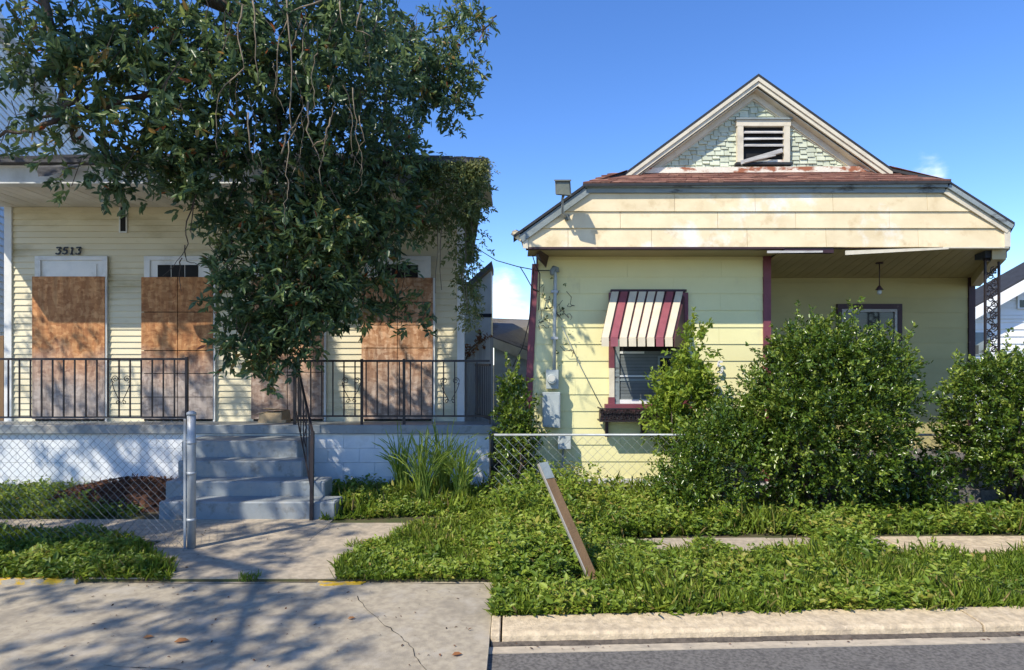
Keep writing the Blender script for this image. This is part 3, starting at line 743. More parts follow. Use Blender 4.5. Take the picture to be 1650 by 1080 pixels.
# pale lean-to seen past the porch end
t = thing("house", "pale lean-to house wall with small window past the right end of the porch", "house", (-.8, 12, 0))
yy = 12.0; zl, zr = 2.82, 3.50
MB().prism_y([(-1.15, 0), (-.46, 0), (-.46, zr - .05), (-1.15, zl - .05)], yy, yy + .7).build("wall", M['nsiding'], t)
m = MB(); z = .2
while z < 2.75: m.box(-1.15, -.465, yy - .016, yy - .001, z, z + .112); z += .125
m.build("siding", M['nsiding'], t, kind="stuff")
MB().hexa([(-1.35, yy - .3, zl - .17), (-.44, yy - .3, zr - .05), (-.44, yy + .75, zr - .05), (-1.35, yy + .75, zl - .17)], [(-1.35, yy - .3, zl - .05), (-.44, yy - .3, zr + .07), (-.44, yy + .75, zr + .07), (-1.35, yy + .75, zl - .05)]).build("roof", M['nroof'], t)
w = bx("window", 'wtrim', t, gx(771, yy), gx(792, yy), yy - .05, yy - .017, gz(552, yy), gz(512, yy))
bx("pane", 'glass', w, gx(776, yy), gx(791, yy), yy - .06, yy - .051, gz(548, yy), gz(520, yy))
bx("window_head", 'edge', t, gx(769, yy), gx(792.5, yy), yy - .06, yy - .018, gz(511.5, yy), gz(506, yy))
# low grey-roofed house behind the left corner of the yellow house
t = thing("house", "low neighbour house with grey shingle roof left of the yellow house", "house", (0, 14, 0))
a, b, c, d = at(792, 544, 13), at(872, 574, 13), at(880, 516, 17.5), at(788, 513, 17.5)
MB().slab([a, b, c, d], .08).build("roof", M['nroof'], t)
m = MB()
for k in range(14):
    u0, u1 = k / 14, (k + 1) / 14
    p, q, p2, q2 = a.lerp(d, u0), b.lerp(c, u0), a.lerp(d, u1), b.lerp(c, u1)
    L_ = Vector((0, 0, .03)); l2 = Vector((0, 0, .004))
    for j in range(7):
        v0, v1 = j / 7, (j + 1) / 7
        m.hexa([p.lerp(q, v0), p.lerp(q, v1), p2.lerp(q2, v1), p2.lerp(q2, v0)], [p.lerp(q, v0) + L_ * R.uniform(.5, 1.2), p.lerp(q, v1) + L_ * R.uniform(.5, 1.2), p2.lerp(q2, v1) + l2, p2.lerp(q2, v0) + l2])
m.build("shingles", M['nroof'], t, kind="stuff")
MB().hexa([(a.x, 12.98, a.z - .2), (b.x, 12.98, b.z - .2), (b.x, 13.02, b.z - .2), (a.x, 13.02, a.z - .2)], [(a.x, 12.96, a.z), (b.x, 12.96, b.z), (b.x, 12.99, b.z), (a.x, 12.99, a.z)]).build("rake_board", M['rtrim'], t)
MB().prism_y([(a.x + .05, 0), (b.x, 0), (b.x, b.z - .1), (a.x + .05, a.z - .1)], 13.1, 17.4).build("wall", M['nsiding'], t)
m = MB(); z = .1
while z < 1.7: m.box(a.x + .05, b.x, 13.08, 13.099, z, z + .11); z += .125
m.build("siding", M['nsiding'], t, kind="stuff")
# white house on the right edge
t = thing("house", "white clapboard house with gabled roof past the lacy iron column at right", "house", (11, 13, 0))
yy = 13.0
x0, x1, xr = gx(1560, yy), gx(1860, yy), gx(1720, yy)
zr_ = gz(400, yy); z0_ = gz(489, yy)
MB().prism_y([(x0, 0), (x1, 0), (x1, z0_ - .1), (xr, zr_ - .1), (x0, z0_ - .1)], yy + .02, yy + .7).build("wall", M['white'], t)
MB().box(x0, x1, yy + .7, yy + 8, 0, z0_ - .3).build("rear_wing", M['white'], t)
m = MB(); z = .1
while z < zr_ - .2:
    if z + .15 < z0_: xa, xb = x0, x1
    else:
        f = (z + .15 - z0_ + .1) / (zr_ - z0_); xa = x0 + (xr - x0) * f; xb = x1 + (xr - x1) * f
    m.hexa([(xa, yy + .019, z), (xb, yy + .019, z), (xb, yy - .012, z), (xa, yy - .012, z)], [(xa, yy + .019, z + .15), (xb, yy + .019, z + .15), (xb, yy + .01, z + .15), (xa, yy + .01, z + .15)]); z += .15
m.build("siding", M['white'], t, kind="stuff")
for xe in (x0, x1):
    s_ = -1 if xe == x0 else 1
    MB().hexa([(xe + s_ * .2, yy - .35, z0_ - .25), (xr, yy - .35, zr_ - .13), (xr, yy + .75, zr_ - .13), (xe + s_ * .2, yy + .75, z0_ - .25)], [(xe + s_ * .2, yy - .35, z0_ - .12), (xr, yy - .35, zr_), (xr, yy + .75, zr_), (xe + s_ * .2, yy + .75, z0_ - .12)]).build("roof", M['edge'], t)
    MB().hexa([(xe + s_ * .2, yy - .38, z0_ - .40), (xr, yy - .38, zr_ - .28), (xr, yy - .352, zr_ - .28), (xe + s_ * .2, yy - .352, z0_ - .40)], [(xe + s_ * .2, yy - .38, z0_ - .16), (xr, yy - .38, zr_ - .04), (xr, yy - .352, zr_ - .04), (xe + s_ * .2, yy - .352, z0_ - .16)]).build("rake_board", M['white'], t)
bx("belt_board", 'white', t, x0, x1, yy - .03, yy - .013, gz(514, yy), gz(509, yy))
w = bx("window", 'white', t, gx(1637, yy), gx(1690, yy), yy - .05, yy - .014, gz(498, yy), gz(463, yy))
bx("pane", 'glass', w, gx(1641, yy), gx(1686, yy), yy - .06, yy - .051, gz(494, yy), gz(467, yy))
w = bx("window", 'gtrim', t, gx(1566, yy), gx(1592, yy), yy - .05, yy - .014, gz(572, yy), gz(536, yy))
bx("pane", 'glass', w, gx(1568, yy), gx(1590, yy), yy - .06, yy - .051, gz(570, yy), gz(539, yy))

# =================================================================== RIGHT HOUSE
RW, RF = 8.0, 7.42            # wall face, front boarding face
SZ = 3.02                     # soffit height
rh = thing("house", "pale yellow wooden house with striped window awning and shingled front gable", "house", (3, RW, 0))
XL = .30; XP = 3.22           # left corner at the top, porch edge
LEAN = .125                   # the corner leans out at the foot
def xl(z): return XL - LEAN * (SZ - z) / SZ
# body
MB().hexa([(xl(0) + .02, RW + .05, 0), (XP, RW + .05, 0), (XP, 18, 0), (xl(0) + .4, 18, 0)], [(XL + .02, RW + .05, SZ), (XP, RW + .05, SZ), (XP, 18, SZ), (XL + .3, 18, SZ)]).build("wall", M['rsiding'], rh)
PB = 8.90                     # porch back wall
PX = gx(1567, PB)
MB().box(XP + .003, PX, PB + .03, 18, 0, 3.0).build("wall", M['rsiding'], rh)
fw = MB().hexa([(xl(.12), RW + .026, .12), (XP, RW + .026, .12), (XP, RW + .048, .12), (xl(.12), RW + .048, .12)], [(XL, RW + .026, SZ), (XP, RW + .026, SZ), (XP, RW + .048, SZ), (XL, RW + .048, SZ)]).build("front_wall", M['rsiding'], rh)
rlap = unit_lap("siding_board", M['rsiding'])
zz = [gz(771, RW) + k * .2165 for k in range(14)]
for i, z in enumerate(zz):
    top = min(z + .2165, SZ)
    if top - z < .03: continue
    cuts = [xl(z + .1)]; c = xl(z) + (.55 if i % 2 else 1.16)
    while c < XP - .2: cuts.append(c); c += 1.22
    cuts.append(XP)
    for a, b in zip(cuts[:-1], cuts[1:]):
        put("siding_board", rlap, fw, (a + .001, RW + .026, z), (b - a - .002, .015, top - z + .002))
bx("foundation", 'wtrim', rh, .16, 6.0, RW - .01, RW + .024, -.05, zz[0] - .004)
# corner board leaning out
MB().hexa([(xl(0) - .10, RW - .02, .2), (xl(0) - .005, RW - .02, .2), (xl(0) - .005, RW + .06, .2), (xl(0) - .10, RW + .06, .2)], [(XL - .08, RW - .02, SZ - .1), (XL + .0, RW - .02, SZ - .1), (XL + .0, RW + .06, SZ - .1), (XL - .08, RW + .06, SZ - .1)]).build("corner_board", M['burg'], rh)
bx("porch_corner_board", 'burg', rh, XP - .02, XP + .075, RW - .012, RW + .15, .12, SZ - .002)
# porch back wall boards, ceiling, floor
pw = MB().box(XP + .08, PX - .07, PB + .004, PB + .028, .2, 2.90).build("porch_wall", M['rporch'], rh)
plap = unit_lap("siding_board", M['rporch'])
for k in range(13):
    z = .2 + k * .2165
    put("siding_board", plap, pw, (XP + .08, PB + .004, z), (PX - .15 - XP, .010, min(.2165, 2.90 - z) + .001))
bx("porch_corner_board", 'burgd', rh, PX - .07, PX + .02, PB - .03, PB + .029, .1, 2.92)
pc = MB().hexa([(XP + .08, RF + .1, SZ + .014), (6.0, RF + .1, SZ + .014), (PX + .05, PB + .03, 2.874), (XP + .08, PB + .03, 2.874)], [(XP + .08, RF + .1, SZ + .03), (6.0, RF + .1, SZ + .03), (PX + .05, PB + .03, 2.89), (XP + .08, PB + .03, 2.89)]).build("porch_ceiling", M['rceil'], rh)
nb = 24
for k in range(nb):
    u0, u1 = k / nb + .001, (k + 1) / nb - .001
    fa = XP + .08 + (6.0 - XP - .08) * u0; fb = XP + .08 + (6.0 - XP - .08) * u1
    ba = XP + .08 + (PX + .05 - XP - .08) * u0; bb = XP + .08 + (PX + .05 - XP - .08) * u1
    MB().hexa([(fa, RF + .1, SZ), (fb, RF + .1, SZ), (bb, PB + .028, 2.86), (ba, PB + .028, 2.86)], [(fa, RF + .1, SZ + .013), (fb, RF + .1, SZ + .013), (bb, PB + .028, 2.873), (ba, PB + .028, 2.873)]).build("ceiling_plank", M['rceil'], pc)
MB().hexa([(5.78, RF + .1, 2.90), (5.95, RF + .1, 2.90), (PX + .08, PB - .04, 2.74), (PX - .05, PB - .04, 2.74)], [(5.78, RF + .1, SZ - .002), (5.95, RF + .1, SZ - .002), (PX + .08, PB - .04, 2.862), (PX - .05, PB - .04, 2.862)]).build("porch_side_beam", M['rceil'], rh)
bx("porch_floor", 'asphalt', rh, XP + .08, 6.1, RF + .2, PB, -.05, .42)
ps = bx("porch_step", 'asphalt', rh, 4.75, 5.85, 6.95, 7.41, -.05, .22)
for k in range(5):
    bx("brick", 'brick', ps, 4.76 + k * .215, 4.76 + k * .215 + .205, 6.93, 7.05, .222, .285)
# soffit left part
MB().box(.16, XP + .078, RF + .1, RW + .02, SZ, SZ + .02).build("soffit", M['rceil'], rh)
MB().hexa([at(868, 406, 7.97), at(862, 412, 7.97), at(880, 432, 7.99), at(884, 412, 7.99)], [at(872, 404, 7.6), at(866, 408, 7.6), at(884, 414, 7.99), at(888, 408, 7.99)]).build("corner_bracket", M['burgd'], rh)

# --- front boarding: three lapped courses with slanted ends
def rakeL(z): # left slanted edge x at height z
    pts = [(3.02, .10), (3.165, .055), (3.70, .79), (4, .95)]
    return float(np.interp(z, [p[0] for p in pts], [p[1] for p in pts]))
def rakeR(z):
    pts = [(3.02, 5.90), (3.26, 5.90), (3.74, 5.18), (4, 5.0)]
    return float(np.interp(z, [p[0] for p in pts], [p[1] for p in pts]))
fb_ = MB().prism_y([(rakeL(z), z) for z in (3.03, 3.165, 3.70)] + [(rakeR(z), z) for z in (3.72, 3.26, 3.03)], RF + .03, RF + .07).build("gable_front_panel", M['rboard'], rh)
cz = [gz(398, RF), gz(367.5, RF), gz(340.5, RF), gz(311, RF)]
for i in range(3):
    z0, z1 = cz[i], cz[i + 1]
    xa0, xa1, xb0, xb1 = rakeL(z0), rakeL(z1), rakeR(z0), rakeR(z1)
    cuts = []; c = max(xa0, xa1) + .45 + .35 * i
    while c < min(xb0, xb1) - .3: cuts.append(c); c += 1.05 + R.uniform(-.12, .12)
    L0 = [xa0] + cuts + [xb0]; L1 = [xa1] + cuts + [xb1]
    for k in range(len(L0) - 1):
        g = .0022
        mids = []
        bot = [(L0[k] + g, RF + .029, z0), (L0[k + 1] - g, RF + .029, z0), (L0[k + 1] - g, RF, z0), (L0[k] + g, RF, z0)]
        top = [(L1[k] + g, RF + .029, z1 - .001), (L1[k + 1] - g, RF + .029, z1 - .001), (L1[k + 1] - g, RF + .019, z1 - .001), (L1[k] + g, RF + .019, z1 - .001)]
        if i == 0 and k == 0:  # lowest left end steps in
            bot[0] = (.10, RF + .029, z0); bot[3] = (.10, RF, z0)
        MB().hexa(bot, top).build("gable_board", M['rboard'], fb_)
# trims of the front boarding
bx("bottom_trim", 'burgd', rh, .13, XP + .0, RF + .0, RF + .098, SZ - .012, cz[0] - .003)
bx("bottom_trim", 'rtrim', rh, gx(1520, RF), 5.90, RF - .006, RF + .098, SZ - .004, cz[0] - .001)
bx("bottom_trim", 'burgd', rh, XP + .003, gx(1345, RF), RF + .02, RF + .098, SZ - .055, cz[0] - .003)
bx("bottom_trim", 'burgd', rh, gx(1346, RF), gx(1519, RF), RF + .04, RF + .098, SZ + .0, cz[0] - .003)
MB().hexa([at(1362, 411, RF - .02), at(1529, 401.5, RF - .02), at(1529, 401.5, RF + .02), at(1362, 411, RF + .02)], [at(1362, 404, RF - .02), at(1528, 398.5, RF - .02), at(1528, 398.5, RF + .02), at(1362, 404, RF + .02)]).build("sagging_board", M['rtrim'], rh)
MB().hexa([at(1236, 408, RF + .0), at(1326, 407, RF + .0), at(1326, 407, RF + .02), at(1236, 408, RF + .02)], [at(1236, 404, RF), at(1326, 404, RF), at(1326, 404, RF + .02), at(1236, 404, RF + .02)]).build("split_board", M['slat'], rh)
# top trim, blue grey, in two strips
zt0, zt1 = cz[3], gz(299, RF)
MB().prism_y([(rakeL(zt0) , zt0), (5.17, zt0), (5.12, zt1 - .035), (.87, zt1 - .035)], RF - .015, RF + .028).build("eave_trim", M['gtrim'], rh)
MB().prism_y([(.83, zt1 - .034), (5.14, zt1 - .034 + .0), (5.13, zt1 + .01), (.83, zt1)], RF - .055, RF + .028).build("eave_trim", M['gtrim'], rh)
# lower rake trims
def rake_trim(p, q, w, y0, y1, mat, name):
    p = Vector((p[0], 0, p[1])); q = Vector((q[0], 0, q[1])); d = (q - p).normalized(); nn = Vector((d.z, 0, -d.x))
    if nn.z > 0: nn = -nn
    return MB().prism_y([(p.x, p.z), (q.x, q.z), ((q + nn * w).x, (q + nn * w).z), ((p + nn * w).x, (p + nn * w).z)], y0, y1).build(name, mat, rh)
rake_trim((.04, 3.155), (.83, 3.73), .085, RF - .03, RF - .002, M['gtrim'], "rake_trim")
rake_trim((5.93, 3.29), (5.17, 3.775), .055, RF - .05, RF - .02, M['gtrim'], "rake_trim")
rake_trim((5.90, 3.245), (5.15, 3.722), .06, RF - .019, RF - .002, M['rtrim'], "rake_trim")
bx("corner_trim", 'rtrim', rh, .095, .155, RF - .012, RF - .001, cz[0] - .02, 3.16)
bx("corner_trim", 'rtrim', rh, 5.845, 5.915, RF - .012, RF + .06, cz[0], 3.255)
MB().hexa([at(823, 378, 7.40), at(838, 390, 7.40), at(844, 388, 7.7), at(830, 376, 7.7)], [at(826, 372, 7.40), at(842, 380, 7.40), at(848, 378, 7.7), at(832, 370, 7.7)]).build("gutter_end", M['rboard'], rh)

# --- main roof
sec = [(-.02, 3.165), (.82, 3.765), (1.36, 4.01), (3.03, 5.245), (4.70, 4.06), (5.15, 3.815), (5.935, 3.315)]
sec2 = [(-.02, 3.165), (.82, 3.765), (1.36, 4.01), (3.03, 5.245), (4.70, 4.06), (5.30, 3.70), (6.80, 2.98)]
GY = 7.72
yfs = [(7.37, 7.37), (7.37, GY), (GY, GY), (GY, GY), (GY, 7.37), (7.37, 7.37)]
T = .034
m = MB()
for i in range(6):
    (xa, za), (xb, zb) = sec[i], sec[i + 1]; ya, yb = yfs[i]
    (xc, zc), (xd, zd) = sec2[i], sec2[i + 1]
    p = [(xa, ya, za), (xb, yb, zb), (xb, 8.9, zb), (xa, 8.9, za)]
    if i >= 4: p = [(xa, ya, za), (xb, yb, zb), (xd, 8.9, zd), (xc, 8.9, zc)]
    if i == 0:          # side eave is cut back behind the front boarding
        p = [(xa, ya, za), (xb, yb, zb), (xb, 7.66, zb), (xa, 7.66, za)]
        m.slab(p, T); m.slab([(.26, 7.66, 3.365), (xb, 7.66, zb), (xb, 18.2, zb), (.62, 18.2, 3.62)], T); continue
    m.slab(p, T); m.slab([(p[3]), (p[2]), (p[2][0], 18.2, p[2][2]), (p[3][0], 18.2, p[3][2])], T)
roof = m.build("roof", M['edge'], rh)
# pent roof skirt under the gable with shingle courses
P = [Vector((.80, 7.34, 3.768)), Vector((5.16, 7.34, 3.80)), Vector((4.80, 7.90, 4.075)), Vector((1.24, 7.90, 4.06))]
MB().slab(P, .03).build("pent_roof", M['edge'], rh)
m = MB(); nr = 5
for k in range(nr):
    u0, u1 = k / nr, (k + 1) / nr
    p, q, p2, q2 = P[0].lerp(P[3], u0), P[1].lerp(P[2], u0), P[0].lerp(P[3], u1), P[1].lerp(P[2], u1)
    v = 0
    while v < 1 - 1e-4:
        w = min(1, v + R.uniform(.02, .055))
        lf = Vector((0, -.006, R.choice((.012, .018, .024))))
        g = .0006
        m.hexa([p.lerp(q, v + g), p.lerp(q, w - g), p2.lerp(q2, w - g), p2.lerp(q2, v + g)], [p.lerp(q, v + g) + lf, p.lerp(q, w - g) + lf, p2.lerp(q2, w - g) + Vector((0, 0, .006)), p2.lerp(q2, v + g) + Vector((0, 0, .006))])
        v = w
m.build("pent_shingles", M['rshingle'], rh, kind="stuff")
# shingles on the small hips at both sides of the pent
for (a, b, c, d) in (((.82, 7.37, 3.768), (1.40, 7.72, 4.05), (1.40, 7.92, 4.06), (.80, 7.8, 3.77)), ((5.16, 7.37, 3.82), (4.66, 7.72, 4.10), (4.66, 7.92, 4.10), (5.2, 7.8, 3.80))):
    MB().slab([a, b, c, d], .004).build("hip_shingles", M['rshingle'], rh)
# flashing board between skirt and gable
MB().prism_y([(1.42, 4.035), (4.72, 4.055), (4.68, 4.125), (1.50, 4.105)], 7.815, 7.895).build("flashing_board", M['flash'], rh)
# --- gable
GW = 7.93
AP = (3.03, 5.16)
gb = MB().prism_y([(1.45, 4.05), (4.65, 4.05), AP], GW, GW + .1).build("gable", M['shake'], rh)
# attic vent
vx0, vx1, vz0, vz1 = gx(1186, 7.9), gx(1270, 7.9), gz(264, 7.9), gz(196, 7.9)
shk = fix(unit_lap("shingle", M['shake']))
def lim(z):  # usable x range of the gable at height z
    f = (z - 4.05) / (AP[1] - 4.05); return 1.45 + (AP[0] - 1.45) * f, 4.65 + (AP[0] - 4.65) * f
z = 4.10; row = 0
while z < 5.05:
    h = .062
    a, b = lim(z + h * .5)
    x = a - R.uniform(0, .05)
    while x < b:
        w = R.uniform(.075, .135); x0, x1 = max(x, a), min(x + w - .009, b)
        if x1 - x0 > .02 and not (x0 > vx0 - .01 and x1 < vx1 + .01 and vz0 < z + h / 2 < vz1):
            dz = R.choice((0, .004, .022, -.016))
            put("shingle", shk, gb, (x0, GW - .001, z + dz), (x1 - x0, .022 + R.uniform(0, .012), h + .03 - dz), rot=(0, R.uniform(-.012, .012), 0))
        x += w
    z += h; row += 1
# vent with louvres
vt = MB().box(vx0 + .04, vx1 - .04, GW - .03, GW - .024, vz0 + .02, vz1 - .04).build("attic_vent", M['dark'], rh)
yv = GW - .085
bx("vent_frame", 'rtrim', vt, vx0 - .01, vx1 + .01, yv, GW, vz1 - .075, vz1)
bx("vent_frame", 'rtrim', vt, vx0, vx0 + .075, yv + .002, GW, vz0, vz1 - .076)
bx("vent_frame", 'rtrim', vt, vx1 - .075, vx1, yv + .002, GW, vz0, vz1 - .076)
bx("vent_cap", 'gtrim', vt, vx0 - .025, vx1 + .025, yv - .02, GW, vz1 + .001, vz1 + .022)
bx("vent_sill", 'edge', vt, vx0 - .02, vx1 + .03, yv - .015, GW, vz0 - .03, vz0 - .001)
for k, py in enumerate((213, 223.5, 234)):
    zc = gz(py, 7.88); MB().hexa([(vx0 + .077, yv + .005, zc - .028), (vx1 - .077, yv + .005, zc - .028 + (.006 if k == 1 else 0)), (vx1 - .077, yv + .05, zc + .012), (vx0 + .077, yv + .05, zc + .012)], [(vx0 + .077, yv + .003, zc - .016), (vx1 - .077, yv + .003, zc - .016), (vx1 - .077, yv + .05, zc + .024), (vx0 + .077, yv + .05, zc + .024)]).build("louvre", M['slat'], vt)
MB().hexa([at(1194, 265, 7.82), at(1262, 245, 7.83), at(1262, 247, 7.87), at(1194, 267, 7.86)], [at(1193, 259, 7.82), at(1260, 239, 7.83), at(1260, 240, 7.87), at(1193, 260, 7.86)]).build("fallen_louvre", M['slat'], vt)
MB().hexa([at(1200, 262, 7.80), at(1250, 251, 7.80), at(1250, 252, 7.82), at(1200, 264, 7.82)], [at(1200, 260, 7.80), at(1250, 249, 7.80), at(1250, 249, 7.82), at(1200, 260, 7.82)]).build("fallen_louvre", M['slat'], vt)
bx("vent_base", 'flash', vt, vx0 + .18, vx1 - .076, yv + .004, yv + .05, vz0, vz0 + .035)
# upper rake boards: outer fascia, crown, frieze on the wall
LB, RB, TP = (1.36, 4.01), (4.70, 4.06), (3.03, 5.245)
def off(p, dz): return (p[0], p[1] - dz)
for side, Bp in ((0, LB), (1, RB)):
    def rk(o, w, y0, y1, mat, name, cut=.0):
        # o: vertical offset below roof line, w: vertical width
        q = [(Bp[0], Bp[1] - o + cut), (TP[0], TP[1] - o), (TP[0], TP[1] - o - w), (Bp[0] + (.0 if side == 0 else -.0), Bp[1] - o - w + cut)]
        MB().prism_y(q, y0, y1).build(name, mat, rh)
    rk(.036, .052, GY + .002, GY + .03, M['rtrim'], "rake_board")
    rk(.090, .052, GY + .02, GY + .045, M['rtrim'], "rake_board")
    rk(.150, .014, GY + .06, GW - .004, M['rtrim'], "rake_moulding")
    rk(.166, .080, GW - .055, GW - .003, M['rtrim'], "frieze_board")
    rk(.040, .012, GY + .05, GW - .004, M['gtrim'], "rake_soffit")
    rk(.247, .016, GW - .035, GW - .003, M['rtrim'], "frieze_moulding")

# --- window with awning and flower box
y = RW - .03
wx0, wx1 = gx(983, y), gx(1106, y); wz0, wz1 = gz(655, y), gz(472, y)
wn_ = MB().box(wx0 + .05, wx1 - .05, y + .02, y + .028, wz0, wz1).build("front_window", M['dark'], rh)
def wbx(name, mk, a, b, y0, y1, c, d): return bx(name, mk, wn_, gx(a, y), gx(b, y), y0, y1, gz(d, y), gz(c, y))
wbx("window_casing", 'burg', 981, 989.5, y - .03, y + .019, 472, 593)
wbx("window_casing", 'rtrim', 981.5, 989.5, y - .028, y + .019, 593.2, 640)
wbx("window_casing", 'burg', 980, 990, y - .03, y + .019, 640.2, 654)
wbx("window_casing", 'burg', 1099, 1108, y - .03, y + .019, 472, 654)
wbx("window_jamb", 'gtrim', 990, 998, y - .012, y + .012, 475, 652)
wbx("window_jamb", 'gtrim', 1091, 1099, y - .012, y + .012, 475, 652)
for k in range(15):
    a = 566 + k * 5.3
    wbx("blind_slat", 'blind', 1000, 1090, y + .004 + .003 * (k % 2), y + .016, a, a + 4.9)
wbx("sash_rail", 'wtrim', 998.5, 1038, y - .006, y + .003, 566.5, 570)
wbx("sash_rail", 'wtrim', 998.5, 1056, y - .006, y + .003, 605, 607.4)
wbx("sash_rail", 'gtrim', 998.5, 1090.5, y - .004, y + .003, 611, 614)
wbx("sash_rail", 'wtrim', 998.5, 1050, y - .02, y + .003, 644, 650.5)
wbx("window_sill", 'burg', 974, 1112, y - .09, y + .018, 651, 657.5)
w2 = wbx("casement", 'gtrim', 1060, 1084, y - .01, y + .0035, 574, 604)
bx("casement_pane", 'glass', wn_, gx(1063, y), gx(1081, y), y - .014, y - .0105, gz(601, y), gz(577, y))
# awning: base sheet, raised slats, valance; it sags towards the left
aw_t0, aw_t1 = Vector((gx(985, RW - .02), RW - .02, gz(470, RW - .02))), Vector((gx(1103, RW - .02), RW - .02, gz(470, RW - .02)))
yb = 7.50
aw_b0, aw_b1 = at(968.5, 546, yb), at(1085.5, 546, yb)
aw = MB().slab([aw_b0, aw_b1, aw_t1, aw_t0], .006).build("awning", M['abase'], rh)
order = "CBCCCCBC"; pos = [k_ * .125 for k_ in range(8)]; wd = .104
nn = (aw_t0 - aw_b0).cross(aw_b1 - aw_b0).normalized()
if nn.z < 0: nn = -nn
for ch, u in zip(order, pos):
    a, b = u + .004, min(u + wd, .999)
    lo = [aw_b0.lerp(aw_b1, a), aw_b0.lerp(aw_b1, b), aw_t0.lerp(aw_t1, b), aw_t0.lerp(aw_t1, a)]
    mt = 'acream' if ch == 'C' else 'aburg'
    MB().hexa([p + nn * .001 for p in lo], [p + nn * .022 for p in lo]).build("awning_slat", M[mt], aw, bevel=.004)
    dv = Vector((0, -.006, -.105))
    lo2 = [lo[0] + nn * .018 + Vector((0, -.004, 0)), lo[1] + nn * .018 + Vector((0, -.004, 0))]
    MB().hexa([lo2[0] + dv, lo2[1] + dv, lo2[1] + dv + Vector((0, .012, 0)), lo2[0] + dv + Vector((0, .012, 0))], [lo2[0], lo2[1], lo2[1] + Vector((0, .02, 0)), lo2[0] + Vector((0, .02, 0))]).build("valance_piece", M[mt], aw)
    # narrow recessed strip between slats
    c = min(b + .026, .999)
    if False:
        MB().hexa([aw_b0.lerp(aw_b1, b + .008) + dv * .95, aw_b0.lerp(aw_b1, c) + dv * .95, aw_b0.lerp(aw_b1, c) + dv * .95 + Vector((0, .01, 0)), aw_b0.lerp(aw_b1, b + .008) + dv * .95 + Vector((0, .01, 0))],
                  [aw_b0.lerp(aw_b1, b + .008), aw_b0.lerp(aw_b1, c), aw_b0.lerp(aw_b1, c) + Vector((0, .01, 0)), aw_b0.lerp(aw_b1, b + .008) + Vector((0, .01, 0))]).build("valance_piece", M['abase'], aw)
# right cheek of the awning and head bar
MB().hexa([aw_b1 + Vector((0, 0, -.1)), aw_b1 + Vector((.012, 0, -.1)), (aw_t1.x + .012, RW - .03, aw_b1.z - .1), (aw_t1.x, RW - .03, aw_b1.z - .1)], [aw_b1 + Vector((0, 0, -.01)), aw_b1 + Vector((.012, 0, -.01)), aw_t1 + Vector((.012, 0, -.01)), aw_t1 + Vector((0, 0, -.01))]).build("awning_cheek", M['abase'], aw)
MB().box(aw_t0.x - .01, aw_t1.x + .02, RW - .05, RW - .002, aw_t0.z - .004, aw_t0.z + .026).build("awning_head_bar", M['burgd'], aw)
for p, q in ((aw_b0, 985), (aw_b1, 1103)):
    MB().bar(p + Vector((0, 0, -.03)), Vector((gx(q, RW), RW - .03, gz(548, RW))), .014).build("awning_arm", M['abase'], aw)
# iron flower box with brackets
fx0, fx1, fz0_, fz1_, fy0, fy1 = gx(966, 7.75), gx(1095, 7.75), gz(680, 7.75), gz(658, 7.75), 7.72, RW - .035
bxp = thing("x", "x", "x"); bpy.data.objects.remove(bxp)
fbx = MB().box(fx0 + .01, fx1 - .01, fy0 + .02, fy1, fz0_, fz0_ + .015).build("flower_box", M['iron'], rh)
m = MB()
k = fx0
while k < fx1 - .05:
    for s_ in (0, 1):
        scroll((k + .03, fz0_ + .05 + s_ * .075), .03, 1.3, 1 if s_ else -1, fy0 + R.uniform(-.01, .01), m, .0075, R.uniform(0, 6))
    m.tube([(k, fy0, fz0_), (k + .03, fy0 + .01, fz1_ - .03), (k + .06, fy0, fz0_ + .02)], .007, 4)
    k += .052
m.build("box_scrollwork", M['iron'], fbx)
for z in (fz0_ + .004, fz1_ - .012):
    bx("box_rail", 'iron', fbx, fx0, fx1, fy0 - .008, fy0 + .008, z, z + .016)
    bx("box_rail", 'iron', fbx, fx0, fx0 + .016, fy0 + .009, fy1, z, z + .016)
    bx("box_rail", 'iron', fbx, fx1 - .016, fx1, fy0 + .009, fy1, z, z + .016)
bx("box_back", 'burgd', fbx, fx0 + .02, fx1 - .02, fy0 + .05, fy1 - .01, fz0_ + .016, fz1_ - .03)
for px in (977, 1035, 1088):
    bx("box_bracket", 'burgd', fbx, gx(px - 2, 7.95), gx(px + 3, 7.95), 7.93, RW - .02, gz(704, 7.95), fz0_ - .001)

# --- porch window with dark casing
y = PB - .02
pwn = MB().box(gx(1352, y), gx(1448, y), y + .01, y + .02, 1.0, gz(494, y)).build("porch_window", M['glass'], rh)
for a, b, c, d, mk, o in ((1348, 1452, 490, 498, 'burgd', .03), (1348, 1355, 498.2, 660, 'burgd', .029), (1445, 1452, 498.2, 660, 'burgd', .029), (1355.2, 1444.8, 498.4, 503, 'slat', .02), (1355.2, 1358.5, 503.2, 660, 'slat', .019), (1441, 1444.8, 503.2, 660, 'slat', .019)):
    bx("window_casing", mk, pwn, gx(a, y), gx(b, y), y - o, y + .0095, gz(d, y), gz(c, y))
for k in range(17):
    z = gz(505 + k * 8, y); bx("blind_slat", 'glass', pwn, gx(1359, y), gx(1440.5, y), y + .001, y + .0092, z - .066, z)
